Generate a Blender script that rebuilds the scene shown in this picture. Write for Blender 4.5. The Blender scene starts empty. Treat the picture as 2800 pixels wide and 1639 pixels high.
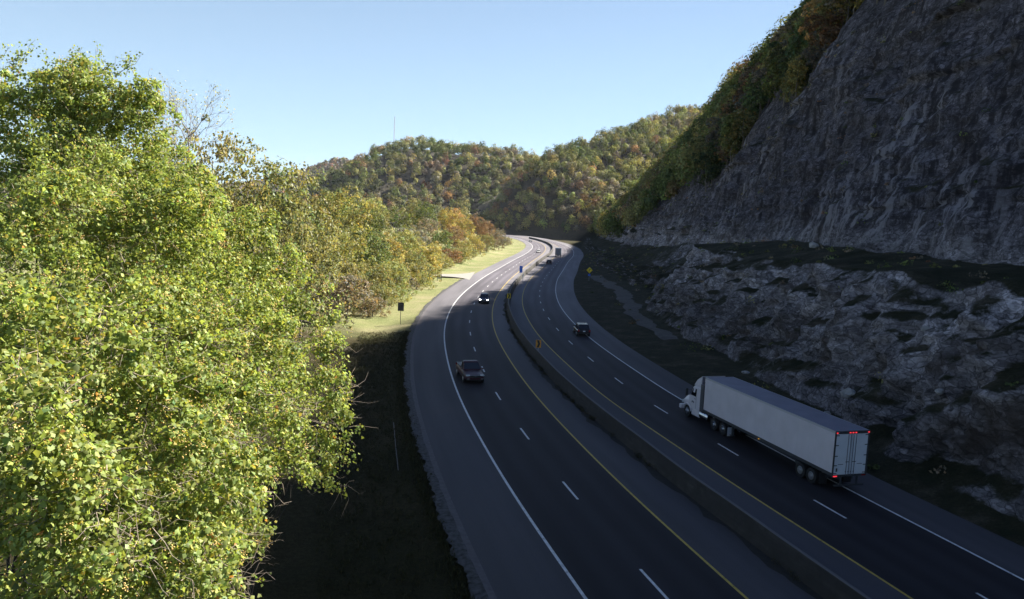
import bpy, bmesh, math, random
import numpy as np
from mathutils import Vector, Matrix

random.seed(7)
RNG = np.random.default_rng(11)
R = math.radians
SC = bpy.context.scene
COL = SC.collection

# ------------------------------------------------------------------ camera
CAM_H, CAM_F, CAM_PITCH, CAM_ROLL = 16.849, 2077.84, 0.109363, 0.045915
cam_d = bpy.data.cameras.new("camera")
cam_d.sensor_width = 36.0
cam_d.lens = 36.0 * CAM_F / 2800.0
cam_d.clip_start, cam_d.clip_end = 0.5, 20000.0
cam = bpy.data.objects.new("camera", cam_d)
COL.objects.link(cam)
_up = Vector((0, math.sin(CAM_PITCH), math.cos(CAM_PITCH)))
_ri = Vector((1, 0, 0))
_fw = Vector((0, math.cos(CAM_PITCH), -math.sin(CAM_PITCH)))
_c, _s = math.cos(CAM_ROLL), math.sin(CAM_ROLL)
_r2, _u2 = _ri * _c + _up * _s, _up * _c - _ri * _s
cam.matrix_world = Matrix(((_r2.x, _u2.x, -_fw.x, 0), (_r2.y, _u2.y, -_fw.y, 0), (_r2.z, _u2.z, -_fw.z, CAM_H), (0, 0, 0, 1)))
SC.camera = cam

# ------------------------------------------------------------------ light
SUN_AZ, SUN_EL = R(52.0), R(38.8)          # azimuth from +Y towards +X
SUN_DIR = Vector((math.sin(SUN_AZ) * math.cos(SUN_EL), math.cos(SUN_AZ) * math.cos(SUN_EL), math.sin(SUN_EL)))
world = bpy.data.worlds.new("World")
SC.world = world
world.use_nodes = True
wn = world.node_tree
wn.nodes.clear()
w_out = wn.nodes.new("ShaderNodeOutputWorld")
w_bg = wn.nodes.new("ShaderNodeBackground")
sky = wn.nodes.new("ShaderNodeTexSky")
sky.sky_type = 'NISHITA'
sky.sun_disc = False
sky.sun_elevation = SUN_EL
sky.sun_rotation = SUN_AZ
sky.altitude = 300
sky.air_density = 0.5
sky.dust_density = 0.1
sky.ozone_density = 3.0
w_bg.inputs["Strength"].default_value = 0.05
w_mix = wn.nodes.new("ShaderNodeMix")            # thin high veil: evens the sky out towards a pale cyan
w_mix.data_type = 'RGBA'
w_tc = wn.nodes.new("ShaderNodeTexCoord"); w_sp = wn.nodes.new("ShaderNodeSeparateXYZ"); w_mr = wn.nodes.new("ShaderNodeMapRange")
wn.links.new(w_tc.outputs["Generated"], w_sp.inputs[0]); wn.links.new(w_sp.outputs[2], w_mr.inputs[0])
for _i, _v in ((1, -0.05), (2, 0.58), (3, 0.72), (4, 0.0)):      # the veil lies low: none of it overhead
    w_mr.inputs[_i].default_value = _v
wn.links.new(w_mr.outputs[0], w_mix.inputs[0])
w_mix.inputs[7].default_value = (4.5, 6.1, 6.9, 1)
wn.links.new(sky.outputs[0], w_mix.inputs[6])
wn.links.new(w_mix.outputs[2], w_bg.inputs[0])
wn.links.new(w_bg.outputs[0], w_out.inputs[0])
sun_d = bpy.data.lights.new("sun", 'SUN')
sun_d.energy = 5.0
sun_d.angle = R(0.5)
sun_d.color = (1.0, 0.93, 0.80)
sun = bpy.data.objects.new("sun", sun_d)
sun.rotation_euler = (-SUN_DIR).to_track_quat('-Z', 'Y').to_euler()
sun.location = (60, 60, 150)
COL.objects.link(sun)
SC.view_settings.view_transform = 'Standard'
SC.view_settings.look = 'None'
SC.view_settings.exposure = 1.8
SC.view_settings.gamma = 1.0
SC.render.engine = 'CYCLES'
SC.cycles.max_bounces = 6
SC.cycles.diffuse_bounces = 3
SC.cycles.transmission_bounces = 3
SC.cycles.use_denoising = True


# ------------------------------------------------------------------ helpers
def tag(o, label=None, cat=None, group=None, kind=None):
    if label: o['label'] = label
    if cat: o['category'] = cat
    if group: o['group'] = group
    if kind: o['kind'] = kind
    return o


def empty(name, loc=(0, 0, 0), rz=0.0):
    o = bpy.data.objects.new(name, None)
    o.location = loc
    o.rotation_euler = (0, 0, rz)
    o.empty_display_size = 0.2
    COL.objects.link(o)
    return o


def link_mesh(name, me, parent=None):
    o = bpy.data.objects.new(name, me)
    COL.objects.link(o)
    if parent is not None:
        o.parent = parent
    return o


def np_mesh(name, V, quads=None, tris=None, mats=(), col=None, uv=None, smooth=False, mat_idx=None):
    """Mesh data from numpy arrays; col is a per-vertex colour, uv a per-vertex uv."""
    me = bpy.data.meshes.new(name)
    V = np.asarray(V, np.float32)
    parts, tot = [], []
    if quads is not None and len(quads):
        q = np.asarray(quads, np.int32); parts.append(q.ravel()); tot.append(np.full(len(q), 4, np.int32))
    if tris is not None and len(tris):
        t = np.asarray(tris, np.int32); parts.append(t.ravel()); tot.append(np.full(len(t), 3, np.int32))
    loops = np.concatenate(parts); tot = np.concatenate(tot)
    me.vertices.add(len(V)); me.vertices.foreach_set("co", V.ravel())
    me.loops.add(len(loops)); me.loops.foreach_set("vertex_index", loops)
    me.polygons.add(len(tot))
    me.polygons.foreach_set("loop_start", np.concatenate([[0], np.cumsum(tot)[:-1]]).astype(np.int32))
    me.polygons.foreach_set("loop_total", tot)
    if smooth:
        me.polygons.foreach_set("use_smooth", np.ones(len(tot), bool))
    if mat_idx is not None:
        me.polygons.foreach_set("material_index", np.asarray(mat_idx, np.int32))
    for m in mats:
        me.materials.append(m)
    if col is not None:
        a = me.color_attributes.new("Col", 'FLOAT_COLOR', 'POINT')
        c = np.ones((len(V), 4), np.float32); c[:, :3] = col
        a.data.foreach_set("color", c.ravel())
    if uv is not None:
        l = me.uv_layers.new(name="UVMap")
        l.data.foreach_set("uv", np.asarray(uv, np.float32)[loops].ravel())
    me.update(calc_edges=True)
    me.validate()
    return me


def grid_quads(n, m):
    i = np.arange(n - 1)[:, None] * m + np.arange(m - 1)[None, :]
    i = i.ravel()
    return np.stack([i, i + m, i + m + 1, i + 1], 1)


def _hash(ix, iy, iz, seed):
    h = (ix.astype(np.int64) * 374761393 + iy.astype(np.int64) * 668265263 + iz.astype(np.int64) * 2147483647 + seed * 974711) & 0xffffffff
    h = ((h ^ (h >> 13)) * 1274126177) & 0xffffffff
    h = h ^ (h >> 16)
    return (h & 0xffff).astype(np.float64) / 32767.5 - 1.0


def vnoise(P, seed=0):
    P = np.asarray(P, float)
    I = np.floor(P); F = P - I; F = F * F * (3 - 2 * F); I = I.astype(np.int64)
    r = 0
    for dx in (0, 1):
        for dy in (0, 1):
            for dz in (0, 1):
                w = np.abs(1 - dx - F[:, 0]) * np.abs(1 - dy - F[:, 1]) * np.abs(1 - dz - F[:, 2])
                r = r + w * _hash(I[:, 0] + dx, I[:, 1] + dy, I[:, 2] + dz, seed)
    return r


def fbm(P, octs=4, seed=0, gain=0.5):
    P = np.asarray(P, float); a, r = 1.0, 0
    for k in range(octs):
        r = r + a * vnoise(P, seed + k * 17)
        P = P * 2.03 + 5.1; a *= gain
    return r


def n1(x, scale, seed=0, octs=3):
    x = np.asarray(x, float)
    return fbm(np.stack([x / scale, np.zeros_like(x) + seed * 3.7, np.zeros_like(x)], 1), octs, seed)


# ------------------------------------------------------------------ materials
def new_mat(name):
    m = bpy.data.materials.new(name)
    m.use_nodes = True
    nt = m.node_tree
    b = nt.nodes["Principled BSDF"]
    return m, nt, b


def plain(name, col, rough=0.6, metal=0.0, spec=0.5, emit=None, es=0.0, noise=0.0, nscale=8.0, coat=0.0):
    m, nt, b = new_mat(name)
    b.inputs["Base Color"].default_value = (*col, 1)
    b.inputs["Roughness"].default_value = rough
    b.inputs["Metallic"].default_value = metal
    b.inputs["Specular IOR Level"].default_value = spec
    b.inputs["Coat Weight"].default_value = coat
    if emit:
        b.inputs["Emission Color"].default_value = (*emit, 1)
        b.inputs["Emission Strength"].default_value = es
    if noise:
        tc = nt.nodes.new("ShaderNodeTexCoord")
        n = nt.nodes.new("ShaderNodeTexNoise"); n.inputs["Scale"].default_value = nscale; n.inputs["Detail"].default_value = 6
        nt.links.new(tc.outputs["Object"], n.inputs["Vector"])
        mx = nt.nodes.new("ShaderNodeMix"); mx.data_type = 'RGBA'; mx.blend_type = 'MULTIPLY'
        r = nt.nodes.new("ShaderNodeValToRGB")
        r.color_ramp.elements[0].position = 0.3; r.color_ramp.elements[0].color = (1 - noise, 1 - noise, 1 - noise, 1)
        r.color_ramp.elements[1].position = 0.7
        nt.links.new(n.outputs["Fac"], r.inputs["Fac"])
        mx.inputs[0].default_value = 1.0
        mx.inputs[6].default_value = (*col, 1)
        nt.links.new(r.outputs["Color"], mx.inputs[7])
        nt.links.new(mx.outputs[2], b.inputs["Base Color"])
    return m


class NT:
    """Small wrapper for wiring shader nodes."""
    def __init__(self, nt): self.nt = nt
    def n(self, t, **kw):
        o = self.nt.nodes.new("ShaderNode" + t)
        for k, v in kw.items(): setattr(o, k, v)
        return o
    def l(self, a, b): self.nt.links.new(a, b)
    def noise(self, vec, scale, detail=5, rough=0.55, dist=0.0):
        o = self.n("TexNoise"); o.inputs["Scale"].default_value = scale; o.inputs["Detail"].default_value = detail
        o.inputs["Roughness"].default_value = rough; o.inputs["Distortion"].default_value = dist
        if vec is not None: self.l(vec, o.inputs["Vector"])
        return o.outputs["Fac"]
    def mapping(self, vec, scale=(1, 1, 1), loc=(0, 0, 0)):
        o = self.n("Mapping"); o.inputs["Scale"].default_value = scale; o.inputs["Location"].default_value = loc
        self.l(vec, o.inputs["Vector"]); return o.outputs[0]
    def ramp(self, fac, stops, interp='LINEAR'):
        o = self.n("ValToRGB"); cr = o.color_ramp; cr.interpolation = interp
        while len(cr.elements) < len(stops): cr.elements.new(0.5)
        for e, (p, c) in zip(cr.elements, stops):
            e.position = p; e.color = (*c, 1) if len(c) == 3 else c
        self.l(fac, o.inputs["Fac"]); return o.outputs["Color"]
    def mix(self, fac, a, b, mode='MIX'):
        o = self.n("Mix", data_type='RGBA', blend_type=mode)
        for v, s in ((fac, 0), (a, 6), (b, 7)):
            if isinstance(v, (int, float)): o.inputs[s].default_value = v
            elif isinstance(v, tuple): o.inputs[s].default_value = (*v, 1)
            else: self.l(v, o.inputs[s])
        return o.outputs[2]
    def math(self, op, a, b=None, c=None):
        o = self.n("Math", operation=op)
        for i, v in enumerate((a, b, c)):
            if v is None: continue
            if isinstance(v, (int, float)): o.inputs[i].default_value = v
            else: self.l(v, o.inputs[i])
        return o.outputs[0]
    def bump(self, h, strength=0.5, dist=0.1, normal=None):
        o = self.n("Bump"); o.inputs["Strength"].default_value = strength; o.inputs["Distance"].default_value = dist
        self.l(h, o.inputs["Height"])
        if normal is not None: self.l(normal, o.inputs["Normal"])
        return o.outputs[0]


def g3(v): return (v, v, v)


def mat_asphalt(name, base, tracks, rough=0.8):
    """UV.x is metres across from the yellow line, UV.y metres along."""
    m, nt, b = new_mat(name); k = NT(nt)
    uv = k.n("UVMap").outputs[0]
    geo = k.n("NewGeometry").outputs["Position"]
    fine = k.noise(geo, 18.0, 4, 0.7)
    streak = k.noise(k.mapping(uv, (1.1, 0.02, 1)), 1.0, 5, 0.6)
    patch = k.noise(k.mapping(uv, (0.35, 0.03, 1), (7, 3, 0)), 1.0, 3, 0.5)
    col = k.ramp(streak, [(0.25, tuple(c * 0.74 for c in base)), (0.75, tuple(c * 1.25 for c in base))])
    col = k.mix(0.55, col, k.ramp(patch, [(0.35, tuple(c * 0.75 for c in base)), (0.65, tuple(c * 1.2 for c in base))]))
    if tracks:
        sx = k.n("SeparateXYZ"); k.l(uv, sx.inputs[0])
        w = k.math('COSINE', k.math('MULTIPLY', sx.outputs[0], 2 * math.pi / 1.83))
        tr = k.ramp(k.math('MULTIPLY_ADD', w, 0.5, 0.5), [(0.0, g3(0.78)), (1.0, g3(1.12))])
        col = k.mix(0.8, col, tr, 'MULTIPLY')
    col = k.mix(1.0, col, k.ramp(fine, [(0.3, g3(0.75)), (0.7, g3(1.2))]), 'MULTIPLY')
    # base colour brightens up the road, painting in sunlight on the far pavement
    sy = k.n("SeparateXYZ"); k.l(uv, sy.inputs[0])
    sun_gain = k.n("MapRange", interpolation_type='SMOOTHSTEP'); k.l(k.math('ADD', sy.outputs[1], k.math('MULTIPLY', patch, 40.0)), sun_gain.inputs[0])
    for i_, v_ in ((1, 190.0), (2, 345.0), (3, 1.0), (4, 4.6 if tracks else 2.4)): sun_gain.inputs[i_].default_value = v_
    vm = k.n("VectorMath", operation='SCALE'); k.l(col, vm.inputs[0]); k.l(sun_gain.outputs[0], vm.inputs["Scale"])
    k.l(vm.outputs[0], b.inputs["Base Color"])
    b.inputs["Roughness"].default_value = rough
    b.inputs["Specular IOR Level"].default_value = 0.16
    k.l(k.bump(fine, 0.25, 0.02), b.inputs["Normal"])
    return m


def mat_paint(name, col):
    m, nt, b = new_mat(name); k = NT(nt)
    geo = k.n("NewGeometry").outputs["Position"]
    f = k.noise(geo, 3.0, 8, 0.8)
    c = k.ramp(f, [(0.34, tuple(x * 0.30 for x in col)), (0.44, tuple(x * 0.75 for x in col)), (0.6, col)])
    k.l(c, b.inputs["Base Color"]); b.inputs["Roughness"].default_value = 0.7
    return m


def mat_ground():
    """Near grass painted shade-dark; mown grass past the vine wall painted sun-pale."""
    m, nt, b = new_mat("grass_ground"); k = NT(nt)
    geo = k.n("NewGeometry").outputs["Position"]
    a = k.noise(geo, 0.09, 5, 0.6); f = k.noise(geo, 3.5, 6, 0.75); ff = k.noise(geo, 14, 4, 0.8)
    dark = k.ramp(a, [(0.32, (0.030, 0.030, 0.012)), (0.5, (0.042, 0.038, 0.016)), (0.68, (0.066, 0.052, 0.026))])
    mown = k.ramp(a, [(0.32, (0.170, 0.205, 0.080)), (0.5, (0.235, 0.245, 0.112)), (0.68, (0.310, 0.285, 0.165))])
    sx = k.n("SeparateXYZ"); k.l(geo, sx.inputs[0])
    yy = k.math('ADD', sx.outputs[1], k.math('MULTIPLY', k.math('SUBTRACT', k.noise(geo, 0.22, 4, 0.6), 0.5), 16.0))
    mk = k.n("MapRange"); k.l(yy, mk.inputs[0]); mk.inputs[1].default_value = 100; mk.inputs[2].default_value = 112  # dark-to-pale step laid where the cliff's shadow ends
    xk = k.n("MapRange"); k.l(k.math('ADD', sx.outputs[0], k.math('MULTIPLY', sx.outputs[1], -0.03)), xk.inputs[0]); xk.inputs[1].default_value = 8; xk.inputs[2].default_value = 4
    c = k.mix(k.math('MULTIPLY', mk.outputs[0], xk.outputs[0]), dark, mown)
    c = k.mix(1.0, c, k.ramp(f, [(0.3, g3(0.6)), (0.7, g3(1.3))]), 'MULTIPLY')
    c = k.mix(1.0, c, k.ramp(ff, [(0.3, g3(0.6)), (0.7, g3(1.3))]), 'MULTIPLY')
    k.l(c, b.inputs["Base Color"]); b.inputs["Roughness"].default_value = 0.95
    b.inputs["Specular IOR Level"].default_value = 0.1
    k.l(k.bump(ff, 0.8, 0.08, k.bump(f, 0.6, 0.2)), b.inputs["Normal"])
    return m


def mat_rock():
    """Blocky blue-grey cut rock: broken blocks at two sizes, thin beds, pale seepage streaks, soil and moss where it lies flat."""
    m, nt, b = new_mat("cut_rock"); k = NT(nt)
    g = k.n("NewGeometry")
    pos = g.outputs["Position"]
    warp = k.n("TexNoise"); warp.inputs["Scale"].default_value = 0.5; warp.inputs["Detail"].default_value = 3; k.l(pos, warp.inputs["Vector"])
    wv = k.n("VectorMath", operation='MULTIPLY_ADD'); k.l(warp.outputs["Color"], wv.inputs[0]); wv.inputs[1].default_value = (1.6, 1.6, 1.0); k.l(pos, wv.inputs[2])
    wp = wv.outputs[0]

    def vor(scale, vec, feat='F1'):
        o = k.n("TexVoronoi", feature=feat); o.inputs["Scale"].default_value = scale; k.l(vec, o.inputs["Vector"]); return o
    v1 = vor(0.42, k.mapping(wp, (1, 1, 2.0))); v2 = vor(1.3, k.mapping(wp, (1, 1, 1.7))); v3 = vor(3.6, k.mapping(wp, (1, 1, 1.4)))
    e1 = vor(0.42, k.mapping(wp, (1, 1, 2.0)), 'DISTANCE_TO_EDGE'); e2 = vor(1.3, k.mapping(wp, (1, 1, 1.7)), 'DISTANCE_TO_EDGE')
    def val(o):
        q = k.n("SeparateXYZ"); k.l(o.outputs["Color"], q.inputs[0]); return q.outputs[0]
    patch = k.noise(pos, 0.10, 6, 0.6); bed = k.noise(k.mapping(pos, (0.05, 0.05, 1.3)), 1.0, 5, 0.6, 0.3)
    fine = k.noise(pos, 6.0, 6, 0.75); big = k.noise(pos, 0.035, 3, 0.5)
    c = k.ramp(patch, [(0.30, (0.105, 0.092, 0.092)), (0.50, (0.185, 0.172, 0.182)), (0.70, (0.280, 0.262, 0.282))])
    c = k.mix(0.5, c, k.ramp(bed, [(0.30, (0.095, 0.085, 0.086)), (0.55, (0.215, 0.200, 0.210)), (0.75, (0.150, 0.132, 0.128))]))
    c = k.mix(1.0, c, k.ramp(val(v1), [(0.0, g3(0.72)), (1.0, g3(1.28))]), 'MULTIPLY')
    c = k.mix(1.0, c, k.ramp(val(v2), [(0.0, g3(0.60)), (1.0, g3(1.42))]), 'MULTIPLY')
    c = k.mix(1.0, c, k.ramp(val(v3), [(0.0, g3(0.66)), (1.0, g3(1.36))]), 'MULTIPLY')
    c = k.mix(1.0, c, k.ramp(fine, [(0.3, g3(0.65)), (0.7, g3(1.3))]), 'MULTIPLY')
    c = k.mix(0.8, c, k.ramp(e2.outputs["Distance"], [(0.0, g3(0.35)), (0.06, g3(1.0))]), 'MULTIPLY')
    c = k.mix(0.8, c, k.ramp(e1.outputs["Distance"], [(0.0, g3(0.25)), (0.035, g3(1.0))]), 'MULTIPLY')
    sz_ = k.n("SeparateXYZ"); k.l(pos, sz_.inputs[0])
    rim = k.ramp(k.math('DIVIDE', k.math('ADD', sz_.outputs[2], k.math('MULTIPLY', k.math('SUBTRACT', patch, 0.5), 9.0)), 20.0), [(0.25, g3(0.85)), (0.45, g3(1.40)), (0.66, g3(1.40)), (0.74, g3(1.0))])
    c = k.mix(1.0, c, rim, 'MULTIPLY')                 # the upper half of the lower ledge is fresher, paler rubble
    # earth, roots and aged dark weathering in large patches
    c = k.mix(k.ramp(k.noise(pos, 0.16, 6, 0.65), [(0.50, g3(0)), (0.66, g3(0.8))]), c, (0.052, 0.040, 0.034))
    # pale and dark vertical seepage streaks on the upper face
    st = k.noise(k.mapping(pos, (0.8, 0.8, 0.04)), 1.0, 4, 0.6)
    sx0 = k.n("SeparateXYZ"); k.l(pos, sx0.inputs[0])
    up = k.n("MapRange"); k.l(sx0.outputs[2], up.inputs[0]); up.inputs[1].default_value = 14; up.inputs[2].default_value = 19
    sm = k.math('MULTIPLY', k.math('MULTIPLY', k.ramp(st, [(0.52, g3(0)), (0.60, g3(1))]), k.ramp(big, [(0.47, g3(0)), (0.58, g3(0.85))])), up.outputs[0])
    c = k.mix(sm, c, (0.44, 0.42, 0.42))
    dm = k.math('MULTIPLY', k.math('MULTIPLY', k.ramp(st, [(0.38, g3(1)), (0.48, g3(0))]), 0.85), up.outputs[0])
    c = k.mix(dm, c, (0.040, 0.037, 0.040))
    c = k.mix(k.math('MULTIPLY', up.outputs[0], 1.0), c, k.mix(1.0, c, (0.54, 0.54, 0.60), 'MULTIPLY'))     # the upper beds are darker and bluer
    # soil, dead grass and moss on flat ground
    sx = k.n("SeparateXYZ"); k.l(g.outputs["Normal"], sx.inputs[0])
    flat = k.math('ADD', sx.outputs[2], k.math('MULTIPLY', k.math('SUBTRACT', k.noise(pos, 1.2, 5, 0.7), 0.5), 0.5))
    fl = k.ramp(flat, [(0.66, g3(0)), (0.80, g3(1))])
    soil = k.ramp(k.noise(pos, 0.35, 6, 0.7), [(0.34, (0.014, 0.018, 0.007)), (0.52, (0.030, 0.029, 0.014)), (0.70, (0.080, 0.066, 0.050))])
    soil = k.mix(1.0, soil, k.ramp(fine, [(0.3, g3(0.5)), (0.7, g3(1.4))]), 'MULTIPLY')
    c = k.mix(fl, c, soil)
    k.l(c, b.inputs["Base Color"]); b.inputs["Roughness"].default_value = 0.92
    b.inputs["Specular IOR Level"].default_value = 0.15
    h = k.math('ADD', k.math('MULTIPLY', val(v1), 1.0), k.math('ADD', k.math('MULTIPLY', val(v2), 0.55), k.math('ADD', k.math('MULTIPLY', val(v3), 0.22), k.math('MULTIPLY', fine, 0.35))))
    k.l(k.bump(h, 0.85, 0.5), b.inputs["Normal"])
    return m


def mat_leaf(name, trans=0.45, rough=0.5, gloss=0.08):
    """Leaf colour = the object's own colour times the leaf's own tint."""
    m = bpy.data.materials.new(name); m.use_nodes = True; nt = m.node_tree; nt.nodes.clear(); k = NT(nt)
    oi = k.n("ObjectInfo"); at = k.n("Attribute"); at.attribute_name = "Col"
    c = k.mix(1.0, oi.outputs["Color"], at.outputs["Color"], 'MULTIPLY')
    d = k.n("BsdfDiffuse"); t = k.n("BsdfTranslucent"); gl = k.n("BsdfGlossy"); gl.inputs["Roughness"].default_value = rough
    k.l(c, d.inputs["Color"])
    ct = k.mix(1.0, c, (1.15, 1.12, 0.65), 'MULTIPLY')
    k.l(ct, t.inputs["Color"])
    gl.inputs["Color"].default_value = (0.8, 0.8, 0.8, 1)
    m1 = k.n("MixShader"); m1.inputs[0].default_value = trans; k.l(d.outputs[0], m1.inputs[1]); k.l(t.outputs[0], m1.inputs[2])
    m2 = k.n("MixShader"); m2.inputs[0].default_value = gloss; k.l(m1.outputs[0], m2.inputs[1]); k.l(gl.outputs[0], m2.inputs[2])
    o = k.n("OutputMaterial"); k.l(m2.outputs[0], o.inputs[0])
    return m


def mat_bark(name, col):
    m, nt, b = new_mat(name); k = NT(nt)
    pos = k.n("NewGeometry").outputs["Position"]
    f = k.noise(k.mapping(pos, (6, 6, 1.2)), 1.0, 6, 0.7)
    k.l(k.ramp(f, [(0.3, tuple(x * 0.5 for x in col)), (0.7, tuple(x * 1.3 for x in col))]), b.inputs["Base Color"])
    b.inputs["Roughness"].default_value = 0.9
    k.l(k.bump(f, 0.6, 0.03), b.inputs["Normal"])
    return m


def mat_concrete_barrier():
    m, nt, b = new_mat("stained_concrete"); k = NT(nt)
    uv = k.n("UVMap").outputs[0]
    pos = k.n("NewGeometry").outputs["Position"]
    st = k.noise(k.mapping(uv, (0.12, 1.3, 1)), 1.0, 5, 0.7)
    bl = k.noise(pos, 1.1, 6, 0.7)
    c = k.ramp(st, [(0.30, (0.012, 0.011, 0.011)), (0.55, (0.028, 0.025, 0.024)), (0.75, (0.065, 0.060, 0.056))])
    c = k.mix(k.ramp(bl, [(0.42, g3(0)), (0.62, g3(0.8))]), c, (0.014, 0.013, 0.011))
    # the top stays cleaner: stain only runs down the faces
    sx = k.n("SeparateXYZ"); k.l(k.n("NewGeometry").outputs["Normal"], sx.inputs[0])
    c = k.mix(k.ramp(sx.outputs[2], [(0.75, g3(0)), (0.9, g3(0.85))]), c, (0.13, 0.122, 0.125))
    k.l(c, b.inputs["Base Color"]); b.inputs["Roughness"].default_value = 0.9
    k.l(k.bump(bl, 0.4, 0.05), b.inputs["Normal"])
    return m


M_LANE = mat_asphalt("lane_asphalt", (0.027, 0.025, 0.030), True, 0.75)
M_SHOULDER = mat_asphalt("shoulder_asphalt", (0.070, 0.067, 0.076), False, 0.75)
M_SIDE = plain("side_road_asphalt", (0.30, 0.285, 0.26), 0.85, noise=0.25, nscale=2.0)
M_WHITE = mat_paint("white_paint", (0.72, 0.73, 0.74))
M_YELLOW = mat_paint("yellow_paint", (0.56, 0.40, 0.06))
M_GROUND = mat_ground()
M_ROCK = mat_rock()
M_GRAVEL = plain("pale_gravel", (0.085, 0.082, 0.088), 0.9, noise=0.85, nscale=3.5)
M_LEAF = mat_leaf("leaf", 0.42, 0.55, 0.03)
M_FARLEAF = mat_leaf("far_leaf", 0.24, 0.6, 0.02)
M_BARK = mat_bark("grey_bark", (0.17, 0.145, 0.12))
M_TWIG = mat_bark("pale_twig", (0.30, 0.27, 0.25))
M_BARRIER = mat_concrete_barrier()

# ------------------------------------------------------------------ the road line
LYP = np.array([(38, -100), (29, -40), (18.6, 5.5), (11.32, 33.1), (9.57, 39.5), (7.86, 46.1), (5.5, 56.5), (3.1, 68.3), (0, 88.5), (-1.77, 103.8),
                (-2.85, 118.3), (-3.4, 134), (-3.36, 154), (-2.4, 177), (-0.6, 205), (2.9, 245), (7, 290), (12, 340), (15.5, 385), (17.6, 430),
                (17.6, 480), (14.5, 535), (8, 590), (-3, 645), (-22, 695), (-60, 740), (-112, 776), (-170, 796)], float)


def spline(P, step=1.0):
    t = np.concatenate([[0], np.cumsum(np.linalg.norm(np.diff(P, axis=0), axis=1))])
    n = len(t); h = np.diff(t); A = np.zeros((n, n)); b = np.zeros((n, P.shape[1])); A[0, 0] = A[-1, -1] = 1
    for i in range(1, n - 1):
        A[i, i - 1] = h[i - 1]; A[i, i] = 2 * (h[i - 1] + h[i]); A[i, i + 1] = h[i]
        b[i] = 6 * ((P[i + 1] - P[i]) / h[i] - (P[i] - P[i - 1]) / h[i - 1])
    M = np.linalg.solve(A, b)
    s = np.arange(0, t[-1], step); k = np.clip(np.searchsorted(t, s, side='right') - 1, 0, n - 2)
    a = (t[k + 1] - s)[:, None]; c = (s - t[k])[:, None]; hh = h[k][:, None]
    return M[k] * a ** 3 / (6 * hh) + M[k + 1] * c ** 3 / (6 * hh) + (P[k] / hh - M[k] * hh / 6) * a + (P[k + 1] / hh - M[k + 1] * hh / 6) * c


def smooth_line(a, w):
    k = np.hanning(2 * w + 3)[1:-1]; k /= k.sum()
    p = np.concatenate([a[:1] + np.arange(-w, 0)[:, None] * (a[1] - a[0]), a, a[-1:] + np.arange(1, w + 1)[:, None] * (a[-1] - a[-2])])
    return np.stack([np.convolve(p[:, i], k, 'valid') for i in range(a.shape[1])], 1)


C = smooth_line(spline(LYP), 12)
T = np.gradient(C, axis=0); T /= np.linalg.norm(T, axis=1)[:, None]
N = np.stack([T[:, 1], -T[:, 0]], 1)
NS = len(C)
GAP = np.interp(C[:, 1], [-130, 36, 50, 57, 70, 82, 104, 120, 138, 156, 178, 213, 255, 315, 350, 420, 900],
                [8, 7.8, 7.5, 7.3, 6.7, 6.6, 6.2, 6.0, 5.65, 5.4, 5.15, 5.2, 5.8, 6.3, 7, 7.5, 7.5])
GAP = smooth_line(GAP[:, None], 8)[:, 0]
SHOULDER_R = np.interp(C[:, 1], [-130, 60, 120, 240, 900], [3.6, 3.7, 4.0, 4.7, 4.7])


def at_su(s, u):
    """World x, y of a point u metres right of the near yellow line at station s (metres along)."""
    s = np.asarray(s, float); i = np.clip(np.floor(s).astype(int), 0, NS - 2); f = (s - i)
    f = f[..., None] if np.ndim(f) else f
    c = C[i] * (1 - f) + C[i + 1] * f; n = N[i] * (1 - f) + N[i + 1] * f
    return c + n * (np.asarray(u)[..., None] if np.ndim(u) else u)


CHP = np.concatenate([LYP[:19], np.array([(17.3, 430), (21.5, 480), (30, 560), (40, 660), (52, 770), (62, 860)], float)])
CH = smooth_line(spline(CHP), 12)
TH = np.gradient(CH, axis=0); TH /= np.linalg.norm(TH, axis=1)[:, None]
NH = np.stack([TH[:, 1], -TH[:, 0]], 1)


def at_hill(s, u):
    """As at_su, along the foot line of the mountain (it runs straight on where the road bends away)."""
    i = np.clip(np.floor(s).astype(int), 0, len(CH) - 2); f = (s - i)[:, None]
    return CH[i] * (1 - f) + CH[i + 1] * f + (NH[i] * (1 - f) + NH[i + 1] * f) * u[:, None]


def at_s(arr, s): return np.interp(s, np.arange(NS), arr)
def heading(s):
    i = int(np.clip(round(s), 0, NS - 1)); return math.atan2(-T[i][0], T[i][1])     # rotation that turns +Y along the road


def sheet(name, s_vals, u_cols, z, mats, mat_cols=None, kind='structure'):
    """A strip mesh along the road; u_cols are callables or arrays over s."""
    s_vals = np.asarray(s_vals, float)
    U = np.stack([np.broadcast_to(u(s_vals) if callable(u) else u, s_vals.shape) for u in u_cols], 1)
    n, m = U.shape
    S = np.repeat(s_vals[:, None], m, 1)
    xy = at_su(S.ravel(), U.ravel())
    zz = np.broadcast_to(z if np.ndim(z) == 2 else np.full((n, m), z), (n, m)).ravel()
    q = grid_quads(n, m)[:, ::-1]
    mi = None
    if mat_cols is not None:
        mi = np.tile(np.asarray(mat_cols), n - 1)
    me = np_mesh(name, np.c_[xy, zz], quads=q, mats=mats, uv=np.c_[U.ravel(), S.ravel()], mat_idx=mi, smooth=True)
    o = link_mesh(name, me)
    o['kind'] = kind
    return o


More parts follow.
